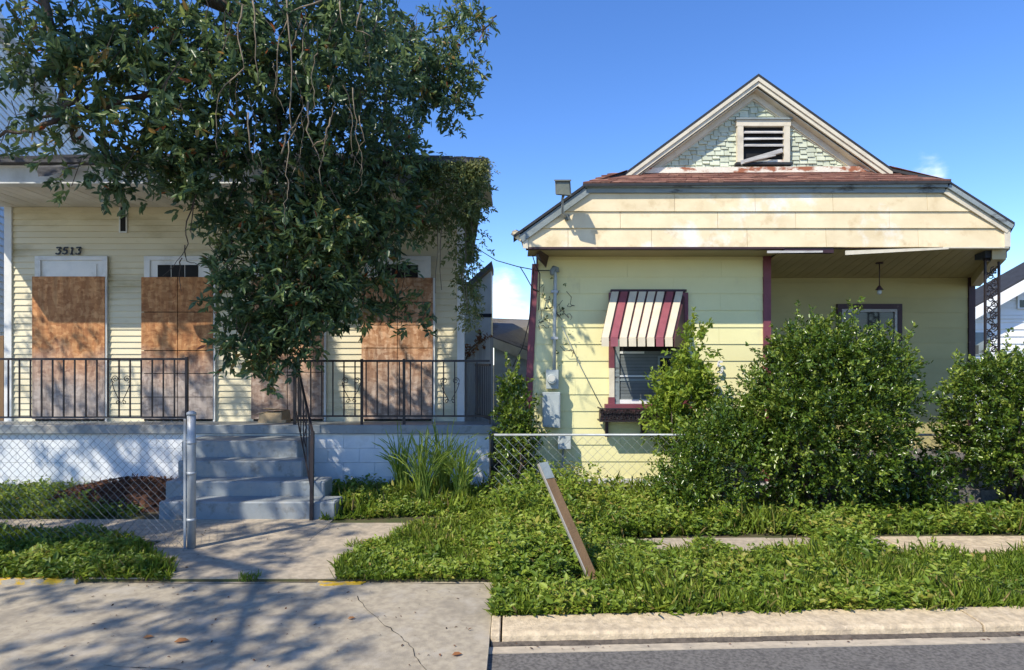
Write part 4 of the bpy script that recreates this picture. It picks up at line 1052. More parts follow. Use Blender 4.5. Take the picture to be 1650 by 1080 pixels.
# --- iron lace column
y = 7.62; cx0, cx1 = gx(1586, y), gx(1611, y); ctop = SZ - .125; cbot = .42
ic = MB().box(cx0, cx1, y - .02, y + .02, ctop, ctop + .03).build("iron_column", M['iron'], rh)
for a in (cx0, cx1 - .022): bx("column_bar", 'iron', ic, a, a + .022, y - .011, y + .011, cbot, ctop)
m = MB(); z = cbot + .05; k = 0; cm_ = (cx0 + cx1) / 2
while z < ctop - .05:
    s_ = 1 if k % 2 else -1
    scroll((cm_ + s_ * .022, z), .048, 1.5, s_, y, m, .0065, 1.57 * k)
    m.tube([(cm_ - s_ * .06, y, z - .05), (cm_, y - .008, z), (cm_ + s_ * .065, y, z + .05)], .0065, 4)
    for j in range(3):   # cast leaves
        u, v = cm_ + R.uniform(-.06, .06), z + R.uniform(-.04, .04)
        m.hexa([(u - .018, y - .006, v), (u, y - .006, v - .012), (u + .018, y - .006, v), (u, y - .006, v + .014)], [(u - .012, y + .006, v), (u, y + .006, v - .008), (u + .012, y + .006, v), (u, y + .006, v + .01)])
    z += .07; k += 1
m.build("column_lacework", M['iron'], ic)
bx("column_cap", 'edge', rh, cx0 - .03, cx1 + .04, y - .06, y + .12, ctop + .031, SZ - .004)
# --- pendant lamp
pl = thing("pendant_lamp", "small bare pendant lamp hanging from the yellow house's porch ceiling", "lamp", tuple(at(1417, 424, 8.1)))
c = at(1417, 423, 8.1); c.z = 2.958
MB().tube([c, c - Vector((0, 0, .02))], .045, 12).build("ceiling_rose", M['burgd'], pl)
zl = gz(463, 8.1)
MB().tube([c - Vector((0, 0, .02)), (c.x, c.y, zl)], .007, 6).build("stem", M['burgd'], pl)
MB().tube([(c.x, c.y, zl + .02), (c.x, c.y, zl - .01), (c.x, c.y, zl - .035)], [.014, .03, .05], 12).build("shade", M['burgd'], pl)
MB().tube([(c.x, c.y, zl - .036), (c.x, c.y, zl - .06), (c.x, c.y, zl - .085), (c.x, c.y, zl - .098)], [.018, .030, .026, .008], 10).build("bulb", M['bulb'], pl)
# --- floodlight on a bent arm
fl = MB().disc((gx(913, RF), gz(351, RF)), .036, RF - .045, RF - .004).build("floodlight", M['flood'], rh)
MB().tube([at(911, 349, RF - .05), at(906.5, 342, 7.28), at(906, 322, 7.20), at(908, 314, 7.18)], [.018, .016, .014, .018], 8).build("floodlight_arm", M['galv'], fl)
yh = 7.10
m = MB(); m.hexa([at(895, 314, yh), at(921, 317, yh - .02), at(921, 316, yh + .14), at(897, 313, yh + .14)], [at(894, 291, yh), at(919, 291, yh), at(918, 292, yh + .12), at(897, 292, yh + .12)])
m.build("lamp_housing", M['flood'], fl, bevel=.008)
MB().hexa([at(897.5, 312.5, yh - .006), at(918.5, 314.5, yh - .024), at(918.5, 314.5, yh - .01), at(897.5, 312.5, yh)], [at(896.5, 294, yh - .012), at(917, 294, yh - .012), at(917, 294, yh + .0), at(896.5, 294, yh + .0)]).build("lamp_glass", M['floodglass'], fl)
MB().hexa([at(893, 292, yh - .03), at(920.5, 292, yh - .03), at(920, 292, yh + .1), at(896, 292, yh + .1)], [at(893, 289.5, yh - .03), at(920.5, 289.5, yh - .03), at(920, 289.5, yh + .1), at(896, 289.5, yh + .1)]).build("lamp_visor", M['flood'], fl)
# --- electric service: conduit, meter, panel, boxes
y = RW - .06
cd = MB().tube([at(893, 596, y), at(893.5, 520, y), at(895, 445, y), at(893.5, 438, y), at(890, 434, y - .01)], .024, 10).build("conduit", M['egrey'], rh)
MB().tube([at(889, 443, y - .05), at(890, 437, y - .03), at(893, 433, y), at(897, 434, y), at(898, 439, y)], [.02, .036, .042, .036, .028], 10).build("weatherhead", M['gtrim'], cd)
for py in (470, 545): bx("conduit_strap", 'galv', cd, gx(888, y), gx(899, y), y - .026, RW - .001, gz(py + 2, y), gz(py - 2, y))
mt = MB().hexa([at(880, 627, RW - .15), at(900, 627, RW - .15), at(900, 627, RW - .003), at(880, 627, RW - .003)], [at(879.5, 596, RW - .14), at(900.5, 596, RW - .14), at(900.5, 596, RW - .003), at(879.5, 596, RW - .003)]).build("meter_socket", M['egrey'], rh, bevel=.006)
MB().disc((gx(889, RW - .2), gz(611, RW - .2)), .062, RW - .23, RW - .151, 18).build("meter_glass", M['egrey'], mt, bevel=.008)
MB().disc((gx(889, RW - .2), gz(610, RW - .2)), .04, RW - .24, RW - .231, 18).build("meter_dial", M['bulb'], mt)
MB().hexa([at(874, 688, RW - .16), at(903, 690, RW - .16), at(903, 690, RW - .003), at(874, 688, RW - .003)], [at(874, 632, RW - .16), at(903, 632, RW - .16), at(903, 632, RW - .003), at(874, 632, RW - .003)]).build("breaker_panel", M['egrey'], rh, bevel=.006)
MB().hexa([at(876, 685, RW - .165), at(901, 687, RW - .165), at(901, 687, RW - .161), at(876, 685, RW - .161)], [at(876, 636, RW - .165), at(901, 636, RW - .165), at(901, 636, RW - .161), at(876, 636, RW - .161)]).build("panel_door", M['egrey'], rh, bevel=.003)
for p0, p1 in ((855, 871), (899, 920)):
    u = MB().hexa([at(p0, 724, RW - .15), at(p1, 724, RW - .15), at(p1, 724, RW - .003), at(p0, 724, RW - .003)], [at(p0, 703, RW - .14), at(p1, 703, RW - .14), at(p1, 703, RW - .003), at(p0, 703, RW - .003)]).build("utility_box", M['egrey'], rh, bevel=.005)
    MB().tube([at((p0 + p1) / 2 - 2, 724, RW - .06), at((p0 + p1) / 2 - 3, 745, RW - .06), at((p0 + p1) / 2 - 2, 770, RW - .06)], .012, 6).build("utility_pipe", M['galv'], u)
# house digit
strokes("5", 1155.5, 601, 9.5, 18, 0, RW - .035, .0125, M['wtrim'], rh, "house_digit", 0)
# wires on the wall
m = MB(); m.tube([at(905, 525, RW - .012), at(935, 590, RW - .012), at(969, 656, RW - .012)], .0055, 5)
m.build("wall_cable", M['gtrim'], rh)
wires = thing("service_cable", "black service cables hanging at the left corner of the yellow house", "cable", tuple(at(860, 440, 7.9)))
for pts in ([(760, 395, 11), (800, 420, 9.2), (835, 430, 8.2), (866, 436, 7.95), (890, 436, 7.93)],
            [(838, 430, 8.1), (846, 443, 8.0), (858, 465, 7.97), (868, 470, 7.97)], [(855, 402, 7.9), (862, 425, 7.9), (870, 442, 7.9), (868, 500, 7.95)],
            [(860, 432, 7.95), (857, 480, 7.9), (852, 520, 7.9), (842, 560, 7.9), (826, 592, 7.95)]):
    P = [at(*p) for p in pts]; Q = []
    for a, b in zip(P[:-1], P[1:]): Q += [a.lerp(b, k / 4) for k in range(4)]
    MB().tube(Q + [P[-1]], .0065, 5).build("cable", M['black'], wires)

# =================================================================== FENCES
def chain(m, a, b, z0, z1, cell, r):
    """zig-zag woven wires between ground points a, b"""
    a = Vector(a); b = Vector(b); L_ = (b - a).length; d = (b - a) / L_; nrm_ = Vector((-d.y, d.x, 0))
    n = int(L_ / cell); rows = int((z1 - z0) / cell)
    for i in range(n):
        pts = []
        for j in range(rows + 1):
            u = (i + ((j + i) % 2)) * cell
            p = a + d * min(u, L_) + nrm_ * (.004 if j % 2 else -.004); pts.append((p.x, p.y, z0 + j * cell))
        m.tube(pts, r, 3, caps=False)
        pts = [(p[0] + d.x * 0, p[1], p[2]) for p in pts]
t = thing("chain_link_fence", "grey chain link fence ending at a steel post beside the concrete path", "fence", (-3.3, 5.5, 0))
fa, fb2 = Vector((-5.6, 5.50, 0)), Vector((gx(299, 5.49), 5.49, 0))
m = MB(); chain(m, fa, fb2, .02, 1.16, .036, .0021); m.build("chain_mesh", M['wire'], t, kind="stuff")
xp = gx(308.5, 5.48)
MB().tube([(xp, 5.48, 0), (xp, 5.48, .9), (xp, 5.48, 1.19)], .036, 14).build("post", M['galv'], t)
MB().tube([(xp, 5.48, 1.185), (xp, 5.48, 1.205), (xp, 5.48, 1.222)], [.041, .041, .018], 14).build("post_cap", M['galv'], t)
MB().box(fb2.x - .012, fb2.x + .008, 5.476, 5.486, .0, 1.15).build("tension_bar", M['galv'], t)
for z in (.25, .66, .93): MB().tube([(xp, 5.48, z), (xp, 5.48, z + .025)], .04, 14).build("band", M['galv'], t)
MB().tube([(-5.6, 5.5, 1.165), (fb2.x, 5.49, 1.155)], .0025, 4).build("top_wire", M['wire'], t)
t = thing("chain_link_fence", "chain link fence with top rail running before the yellow house wall", "fence", (1, 7.05, 0))
fy = 7.05; zt = gz(701, fy)
MB().tube([(-.24, fy, zt), (3.0, fy, zt), (6.4, fy, zt)], .014, 10).build("top_rail", M['galv'], t)
m = MB(); chain(m, Vector((-.24, fy, 0)), Vector((6.4, fy, 0)), .02, zt - .01, .056, .0026); m.build("chain_mesh", M['wirel'], t, kind="stuff")
for xx in (2.75, 5.3, 6.4): MB().tube([(xx, fy, 0), (xx, fy, zt + .03)], .026, 10).build("post", M['galv'], t)

# leaning sign plank in the verge
t = thing("leaning_plank", "tall brown plank leaning left out of the weeds by the yellow house", "plank", (gx(955, 4.75), 4.75, 0))
p0, p1 = at(955, 944, 4.62), at(869, 747, 4.80)
wv = Vector((.105, .03, .012)) * .62
ax = (p1 - p0).normalized(); nf = ax.cross(wv).normalized()
if nf.y < 0: nf = -nf
c0, c1 = p0, p1
MB().hexa([c0, c0 + wv, c0 + wv + nf * .035, c0 + nf * .035], [c1, c1 + wv, c1 + wv + nf * .035, c1 + nf * .035]).build("board", M['plank'], t, bevel=.002)
MB().hexa([c0 - wv * .16, c0 - wv * .02, c0 - wv * .02 + nf * .035, c0 - wv * .16 + nf * .035], [c1 - wv * .16, c1 - wv * .02, c1 - wv * .02 + nf * .035, c1 - wv * .16 + nf * .035]).build("edge_strip", M['plankedge'], t)
q = c0.lerp(c1, .87)
MB().hexa([q - nf * .004 - wv * .01, q + wv * 1.01 - nf * .004, q + wv * 1.01 - nf * .0005, q - wv * .01 - nf * .0005], [c1 - nf * .004 - wv * .01 + ax * .004, c1 + wv * 1.01 - nf * .004 + ax * .004, c1 + wv * 1.01 - nf * .0005 + ax * .004, c1 - wv * .01 - nf * .0005 + ax * .004]).build("dark_band", M['gtrim'], t)

exec_veg = True
# =================================================================== VEGETATION
def veg(name, arrs, mat, parent, kind="stuff"):
    A = [np.concatenate(k) for k in zip(*arrs)]
    org = ORG[parent.name] if parent is not None else (0, 0, 0)
    me = leaf_mesh(name, *A, mat, org=org)
    return put(name, me, parent, org, kind=kind)

# ---------- the oak: trunk left of the frame, crown over the street, boughs hanging before the porch
oak = thing("oak_tree", "big dark evergreen oak with low hanging boughs in front of the cream house", "tree", (-7.0, 3.2, 0))
m = MB()
m.tube([(-7.0, 3.2, -.1), (-7.0, 3.2, .3), (-6.95, 3.2, 1.6), (-6.8, 3.15, 2.8), (-6.6, 3.1, 3.8)], [.55, .42, .34, .32, .30], 14)
m.build("trunk", M['bark'], oak)
def limb(pts, r0, r1, mat='bark', n=9, name="branch", par=None):
    P = [Vector(p) for p in pts]; Q = []
    for i in range(len(P) - 1):
        a, b = P[i], P[i + 1]
        for k in range(4):
            Q.append(a.lerp(b, k / 4) + Vector((R.uniform(-1, 1), R.uniform(-1, 1), R.uniform(-1, 1))) * .03 * (1 if (i or k) else 0))
    Q.append(P[-1])
    rr = [r0 + (r1 - r0) * i / (len(Q) - 1) for i in range(len(Q))]
    return MB().tube(Q, rr, n).build(name, M[mat], oak if par is None else par)
limb([(-6.6, 3.1, 3.7), (-5.6, 3.9, 5.0), (-4.4, 5.2, 6.0), (-3.3, 6.3, 6.4), (-2.4, 7.4, 6.2)], .24, .10)
limb([(-6.6, 3.1, 3.7), (-6.4, 4.6, 5.0), (-5.6, 6.0, 5.9), (-4.6, 7.4, 6.1)], .2, .07)
limb([(-6.7, 3.1, 3.6), (-6.4, 1.8, 5.2), (-6.2, .5, 6.3), (-6.0, -1.2, 6.6)], .12, .03)
limb([(-6.7, 3.1, 3.6), (-8.2, 3.6, 5.6), (-9.6, 4.4, 6.6)], .2, .06)
limb([(-4.4, 5.2, 6.0), (-3.3, 6.1, 5.4), at(418, 40, 6.5), at(430, 95, 6.55), at(452, 210, 6.7)], .09, .03)
limb([(-3.3, 6.3, 6.4), (-2.3, 6.9, 5.9), at(530, 10, 6.9), at(533, 35, 6.9)], .07, .05, 'twig')
limb([(-5.6, 6.0, 5.9), at(62, -40, 5.7), at(85, 70, 5.7), at(97, 140, 5.75), at(120, 230, 5.8)], .05, .018)
limb([at(-20, 222, 5.6), at(40, 212, 5.6), at(85, 200, 5.65), at(130, 150, 5.7)], .012, .03)
limb([at(60, 190, 5.8), at(150, 176, 5.9), at(250, 145, 6.1), at(330, 60, 6.4)], .012, .04)
limb([at(640, 60, 8.6), at(560, 30, 8.2), at(500, -60, 7.4)], .02, .05)
limb([at(745, 68, 8.8), at(790, 38, 8.9), at(800, 25, 9)], .008, .012, 'dtwig', 5)

# crown envelope as pixel ellipses at a distance: (cx, cy, rx, ry, Y, dY, sprigs)
BL = [(420, 60, 260, 110, 6.3, .7, 620), (250, 120, 150, 130, 6.0, .6, 300), (300, 235, 130, 60, 6.2, .4, 190),
      (560, 90, 120, 120, 7.6, .6, 330), (640, 110, 80, 110, 8.6, .5, 250), (715, 130, 62, 80, 8.9, .5, 210), (745, 30, 50, 40, 9.0, .4, 60),
      (500, 230, 150, 110, 6.7, .5, 430), (620, 240, 80, 70, 7.5, .4, 170), (660, 330, 40, 50, 7.55, .3, 60),
      (460, 360, 125, 85, 6.6, .4, 330), (570, 365, 105, 80, 7.1, .4, 290), (470, 470, 110, 70, 6.7, .35, 250), (545, 470, 72, 50, 7.1, .3, 125),
      (635, 490, 58, 24, 7.4, .2, 26), (668, 515, 26, 18, 7.45, .15, 9), (455, 538, 72, 42, 6.8, .3, 100), (425, 582, 34, 24, 6.8, .2, 26), (400, 545, 50, 40, 6.7, .3, 55),
      (365, 440, 30, 60, 6.5, .2, 38), (150, 60, 90, 100, 5.8, .5, 170), (60, 90, 70, 70, 5.7, .4, 55), (110, 190, 70, 60, 5.7, .4, 50),
      (30, 150, 45, 60, 5.6, .3, 38), (12, 235, 22, 14, 5.55, .15, 10), (200, 265, 70, 30, 6.0, .3, 50), (105, 298, 18, 22, 5.9, .1, 9), (300, 290, 60, 24, 6.2, .3, 44), (170, 290, 40, 20, 6.0, .2, 14),
      (20, 20, 60, 40, 5.7, .4, 50), (340, 330, 22, 40, 6.45, .15, 22)]
C = []; SH = []
for cx, cy, rx, ry, Y, dY, n in BL:
    n = int(n * (.72 if cx > 230 else (.52 if cx > 120 else .36)))
    q = rdir(n) * (NP.random(n) ** .42)[:, None]
    Y_ = Y + q[:, 1] * dY
    px = cx + q[:, 0] * rx; py = cy + q[:, 2] * ry
    C.append(np.stack([(px - 830) / F * Y_, Y_, H - (py - 585) / F * Y_], 1))
    SH.append(np.full(n, .42 + .12 * NP.normal()) )
front = np.concatenate(C); shade_f = np.concatenate(SH)
# rest of the crown, above and left of the frame
def blob(c, r, n):
    q = rdir(n) * (NP.random(n) ** .4)[:, None]; return np.array(c) + q * np.array(r)
back = np.concatenate([blob((-6.6, 4.0, 6.3), (3.0, 2.2, 1.5), 900), blob((-6.0, 1.0, 6.4), (2.4, 2.4, 1.3), 700), blob((-5.2, -.9, 6.2), (1.9, 1.6, 1.1), 420), blob((-9.0, 4.4, 6.0), (2.2, 2.2, 1.8), 350), blob((-4.6, 5.6, 7.0), (2.6, 1.6, .9), 480), blob((-8.2, 2.2, 5.2), (1.7, 2.0, 1.4), 300)])
pxb = 830 + back[:, 0] / np.maximum(back[:, 1], .05) * F; pyb = 585 - (back[:, 2] - H) / np.maximum(back[:, 1], .05) * F
vis = (back[:, 1] > .2) & (pxb > -40) & (pyb > -40)
back = back[~vis]
def sunny(c):
    """True where a leaf's shadow would fall on ground the photograph shows in full sun"""
    t = c[:, 2] / 1.45
    gx_, gy_ = c[:, 0] + .97 * t, c[:, 1] + t
    bad = (gx_ > -.35) & (gy_ < 7.4)                                    # kerb, verge and road on the right
    bad |= (gx_ > -1.75) & (gy_ > 4.55) & (gy_ < 7.2)                   # sunny weeds right of the path
    bad |= (gx_ > -1.0 - (gy_ - 3.2) * .15) & (gy_ < 4.6)               # sunlit corner of the street
    tw = (RW - .5 - c[:, 1]); wx, wz = c[:, 0] + .97 * tw, c[:, 2] - 1.45 * tw
    bad |= (wx > -.05) & (wz > 0) & (wz < 3.9) & (tw > 0)
    t9 = YW - c[:, 1]; wx, wz = c[:, 0] + .97 * t9, c[:, 2] - 1.45 * t9
    bad |= (wx > -2.6) & (wx < -.6) & (wz > .8) & (wz < 3.2) & (t9 > 0)       # sunlit end of the porch
    # a few open gaps where the sun reaches porch, steps and mulch
    gap = fbm(gx_, gy_, 1.25, 3) > .73
    return bad, gap
bb, gp = sunny(back)
back = back[~bb & ~gp]
bf, _ = sunny(front); keep = ~bf | (NP.random(len(front)) < np.where(front[:, 2] < 3.4, .72, .3))
front = front[keep]; shade_f = shade_f[keep]
def oak_leaves(c, k, tint0):
    n = len(c); d = rdir(n); d[:, 2] -= .25; d = unit(d)
    return sprays(c, d, k, .2 + .14 * NP.random(n), .098, .038, .85, tint0, jit=.36)
tf = np.clip(shade_f + NP.normal(size=len(front)) * .18, 0, .95)
red = NP.random(len(front)) < .012
af = oak_leaves(front, 16, tf)
af = list(af); rk_ = NP.random(len(af[5])) < .006; af[5] = np.where(rk_, 1.0, af[5])
crown = veg("crown", [tuple(af)], L_OAK, oak)
veg("crown", [oak_leaves(back, 13, np.clip(.4 + NP.normal(size=len(back)) * .15, 0, .9))], L_OAK, oak)
m = MB()                                # twigs that carry the sprigs
for i in range(0, len(front), 3):
    p = Vector(front[i]); q = p + Vector((R.uniform(-.2, .2), R.uniform(-.15, .15), R.uniform(.1, .35)))
    m.tube([p, q], .004, 3, caps=False)
m.build("twigs", M['dtwig'], oak, kind="stuff")
# single leaves at the tips of the nearest sprigs
lm = []
for k in range(6):
    me = leaf_mesh("leaf", np.zeros((1, 3)), np.array([[1., 0, .0]]), np.array([[0, 0, 1.]]), .12, .048, np.array([.25 + .1 * k]), L_OAK)
    lm.append(me)
near = front[np.argsort(front[:, 1] + NP.random(len(front)) * 1.5)][:220]
for c in near:
    put("leaf", R.choice(lm), crown, tuple(c + NP.normal(size=3) * .06), None, (R.uniform(-1, 1), R.uniform(-.5, 1.3), R.uniform(0, 6.28)))
# bare pale vines hanging in the crown
def vine(pts, Y, r, mat='twig'):
    P = [at(px, py, Y + R.uniform(-.06, .06)) for px, py in pts]; Q = []
    for a, b in zip(P[:-1], P[1:]):
        for k in range(3): Q.append(a.lerp(b, k / 3) + Vector((R.uniform(-1, 1), R.uniform(-1, 1), R.uniform(-1, 1))) * .012)
    Q.append(P[-1])
    MB().tube(Q, [r * (1.15 - .75 * i / (len(Q) - 1)) for i in range(len(Q))], 5).build("hanging_vine", M[mat], oak)
for pts in ([(390, 10), (383, 60), (392, 110), (352, 150), (347, 200), (350, 240)], [(408, 0), (412, 70), (416, 140)], [(520, 0), (470, 20), (450, 60), (446, 120), (440, 155)],
            [(462, 0), (468, 60), (472, 130), (466, 170), (470, 205), (480, 230)], [(488, 30), (478, 50), (468, 90)], [(498, 165), (495, 210), (508, 240), (517, 262)],
            [(535, 190), (524, 220), (522, 250), (515, 275), (518, 300)], [(505, 235), (524, 222)], [(400, 180), (402, 240), (412, 265)], [(455, 250), (462, 215), (480, 195), (490, 170)], [(548, 0), (552, 40)], [(580, 5), (575, 50), (600, 60)]):
    vine(pts, 5.55, .0072)
for k in range(22):                     # finer dead tendrils
    px, py = R.uniform(330, 600), R.uniform(-5, 210); P = [(px, py)]
    for j in range(R.randint(3, 6)):
        px += R.uniform(-16, 14); py += R.uniform(14, 42); P.append((px, py))
    vine(P, R.uniform(5.5, 6.1), R.uniform(.003, .0052), R.choice(('twig', 'twig', 'dtwig')))
for pts in ([(310, 325), (298, 370), (305, 395), (285, 420), (262, 445)], [(320, 300), (305, 372), (316, 382)], [(298, 395), (300, 420), (322, 428)], [(292, 415), (290, 440), (292, 470)]):
    vine(pts, 6.1, .006, 'dtwig')

# ---------- ivy that hangs over the right end of the porch roof
ivy = thing("climbing_vine", "pale green vine draped over the right end of the cream house roof", "vine", (-.7, 7.7, 3.9))
arr = []
for cx, cy, rx, ry, Y, dY, n, tnt in ((728, 262, 50, 12, 7.66, .15, 120, .55), (700, 290, 40, 35, 7.60, .1, 85, .3), (758, 320, 20, 45, 7.6, .12, 50, .25), (735, 330, 40, 35, 7.6, .1, 95, .3), (690, 350, 28, 40, 7.6, .1, 42, .45), (764, 285, 20, 26, 7.58, .08, 60, .4), (772, 262, 14, 9, 7.62, .1, 30, .7),
                               (736, 400, 14, 60, 7.7, .08, 34, .5), (762, 400, 15, 75, 7.7, .1, 60, .35), (757, 480, 11, 45, 7.85, .08, 40, .7), (748, 440, 10, 50, 7.8, .06, 16, .6)):
    q = rdir(n) * (NP.random(n) ** .45)[:, None]; Y_ = Y + q[:, 1] * dY
    c = np.stack([(cx + q[:, 0] * rx - 830) / F * Y_, Y_, H - (cy + q[:, 2] * ry - 585) / F * Y_], 1)
    d = rdir(n); d[:, 2] -= 1.0; d = unit(d)
    arr.append(sprays(c, d, 15, .2, .05, .022, .8, np.clip(tnt + NP.normal(size=n) * .15, 0, .95)))
veg("foliage", arr, L_VINE, ivy)
for k in range(12):
    px = R.uniform(690, 776); L_ = R.uniform(60, 230)
    P = [at(px + R.uniform(-4, 4), 270 + L_ * u / 6, 7.62 + .03 * math.sin(u)) for u in range(7)]
    MB().tube(P, .005, 4).build("stem", M['twig'], ivy)
# dry brown vine on the arched gate
g2 = thing("dry_vine", "dry tan vine clinging over the arched grey gate top", "vine", (-.6, 9.55, 1.9))
n = 26; c = np.stack([NP.uniform(-.80, -.42, n), NP.uniform(9.5, 9.6, n), np.zeros(n)], 1); c[:, 2] = 1.72 + .38 * np.sin((c[:, 0] + .8) / .47 * 1.5) + NP.normal(size=n) * .04
veg("foliage", [sprays(c, rdir(n), 10, .1, .05, .025, .9, NP.random(n) * .9)], L_DRY, g2)
MB().tube([(-.8, 9.58, 1.6), (-.7, 9.57, 1.85), (-.5, 9.57, 2.02)], .012, 5).build("stem", M['twig'], g2)

# ---------- shrubs of the right yard
def shrub(name, label, cat, blobs, base, nleaf, L, W, mat, tw=.16, stems=7, tint=.45, upness=.55, jit=.3, outl=.7, inner=.35, low=.0):
    t = thing(name, label, cat, (base[0], base[1], 0))
    arr = []; tips = []
    for (c, r, n) in blobs:
        d = rdir(n)
        bump = .74 + .38 * fbm(d[:, 0] * 2.2, d[:, 2] * 2.2 + d[:, 1] * 2, 2.1, c[0])
        rad = np.where(NP.random(n) < inner, NP.random(n) ** .5 * .8, .80 + .22 * NP.random(n)) * bump
        p = np.array(c) + d * rad[:, None] * np.array(r)
        p[:, 2] = np.maximum(p[:, 2], .04)
        ok = p[:, 2] > low * (.3 + 1.1 * NP.random(n)); p, d = p[ok], d[ok]; n = len(p)
        o = d * outl + NP.normal(size=(n, 3)) * .4; o[:, 2] += upness; o = unit(o)
        tt = np.clip(tint + NP.normal(size=n) * .2, 0, .95)
        arr.append(sprays(p, o, nleaf, tw * (.6 + .8 * NP.random(n)), L, W, .75, tt, jit=jit))
        tips += [Vector(q) for q in p[::max(1, n // 45)]]
    for q in R.sample(tips, min(len(tips), stems * 5)):
        if q.z < .6: continue
        k = R.randint(2, 4); o = np.array([R.uniform(-.3, .3), R.uniform(-.4, .2), 1.]); c = np.array([np.array(q) + o * .07 * j for j in range(k + 2)])
        arr.append(sprays(c, np.tile(unit(o[None]), (k + 2, 1)), 8, .09, L, W, .8, np.full(k + 2, min(.9, tint + R.uniform(0, .4))), jit=jit))
    veg("foliage", arr, mat, t)
    for k in range(stems):
        q = R.choice(tips); b = Vector((base[0] + R.uniform(-.12, .12), base[1] + R.uniform(-.1, .1), 0))
        mid = b.lerp(q, .5) + Vector((R.uniform(-.1, .1), R.uniform(-.1, .1), .1))
        MB().tube([b, mid, q], [.02, .013, .005], 6).build("stem", M['dtwig'], t)
    return t
shrub("shrub", "large rounded dark green shrub in front of the recessed porch", "shrub",
      [((gx(1325, 6.75), 6.75, 1.02), (.93, .72, .92), 1600), ((gx(1325, 6.7), 6.7, 1.72), (.52, .45, .33), 320), ((gx(1405, 6.7), 6.7, 1.5), (.40, .4, .35), 240), ((gx(1268, 6.6), 6.6, 1.1), (.38, .4, .40), 260), ((gx(1330, 7.05), 7.05, .62), (.95, .22, .5), 420)],
      (gx(1325, 6.8), 6.8), 19, .044, .023, L_BUSH, stems=14, low=.35, inner=.22, jit=.42)
# upright shoots on top of it belong to the same shrub
shrub("shrub", "rounded green shrub at the right edge beside the lacy iron column", "shrub",
      [((gx(1668, 6.7), 6.7, .95), (.95, .7, .78), 1250), ((gx(1620, 6.6), 6.6, 1.35), (.5, .4, .32), 260), ((gx(1720, 6.7), 6.7, 1.2), (.7, .5, .5), 300), ((gx(1640, 7.05), 7.05, .55), (.95, .22, .45), 380)],
      (gx(1640, 6.8), 6.8), 19, .044, .023, L_BUSH, stems=10, low=.4, inner=.22, jit=.42)
shrub("sapling", "slender light green sapling growing before the awning window", "sapling",
      [((gx(1112, 7.35), 7.35, 1.0), (.28, .22, .62), 170), ((gx(1118, 7.35), 7.35, 1.72), (.12, .12, .36), 42), ((gx(1095, 7.3), 7.3, 1.3), (.26, .18, .3), 60), ((gx(1124, 7.3), 7.3, 1.2), (.14, .16, .28), 46), ((gx(1075, 7.25), 7.25, .95), (.22, .2, .25), 60), ((gx(1125, 7.35), 7.35, .55), (.35, .25, .4), 120)],
      (gx(1118, 7.35), 7.35), 12, .062, .032, L_SAP, tw=.2, stems=8, tint=.5, upness=.1, outl=.9)
shrub("shrub", "low mixed shrub between the pale sapling and the large rounded shrub", "shrub",
      [((gx(1160, 6.5), 6.5, .62), (.48, .36, .5), 360), ((gx(1185, 6.7), 6.7, .9), (.26, .25, .3), 110), ((gx(1110, 6.5), 6.5, .38), (.36, .3, .34), 200)],
      (gx(1160, 6.5), 6.5), 13, .046, .024, L_BUSH, stems=8, tint=.4)
shrub("shrub", "wild green shrub at the left corner board of the yellow house", "shrub",
      [((gx(827, 7.5), 7.5, .95), (.15, .16, .55), 170), ((gx(838, 7.5), 7.5, .6), (.17, .16, .4), 110), ((gx(826, 7.5), 7.5, .3), (.18, .2, .3), 90)],
      (gx(825, 7.4), 7.4), 13, .055, .028, L_BUSH, stems=7, tint=.55, upness=.4)
shrub("shrub", "dark low bush under the gap between the two rounded shrubs", "shrub",
      [((gx(1480, 6.75), 6.75, .28), (.36, .3, .34), 210)], (gx(1480, 6.75), 6.75), 12, .06, .03, L_BUSH, stems=4, tint=.25)
# twining vine on the wall of the yellow house
wv_ = thing("wall_vine", "thin dry vine twisting round the conduit on the yellow house", "vine", tuple(at(895, 500, 7.97)))
for k in range(9):
    px, py = R.uniform(872, 915), R.uniform(430, 560); P = []
    for j in range(9):
        P.append(at(px, py, 7.955 + R.uniform(-.03, .0))); px += R.uniform(-9, 10); py += R.uniform(-8, 14); px = min(max(px, 868), 932)
    MB().tube(P, .0045, 4).build("stem", M['dtwig'], wv_)
n = 16; pc_ = NP.random((n, 2)); c = np.stack([(868 + 50 * pc_[:, 0] - 830) / F * 7.95, np.full(n, 7.95), H - (440 + 190 * pc_[:, 1] - 585) / F * 7.95], 1)
veg("foliage", [sprays(c, rdir(n), 4, .06, .035, .018, .9, np.full(n, .2))], L_BUSH, wv_)

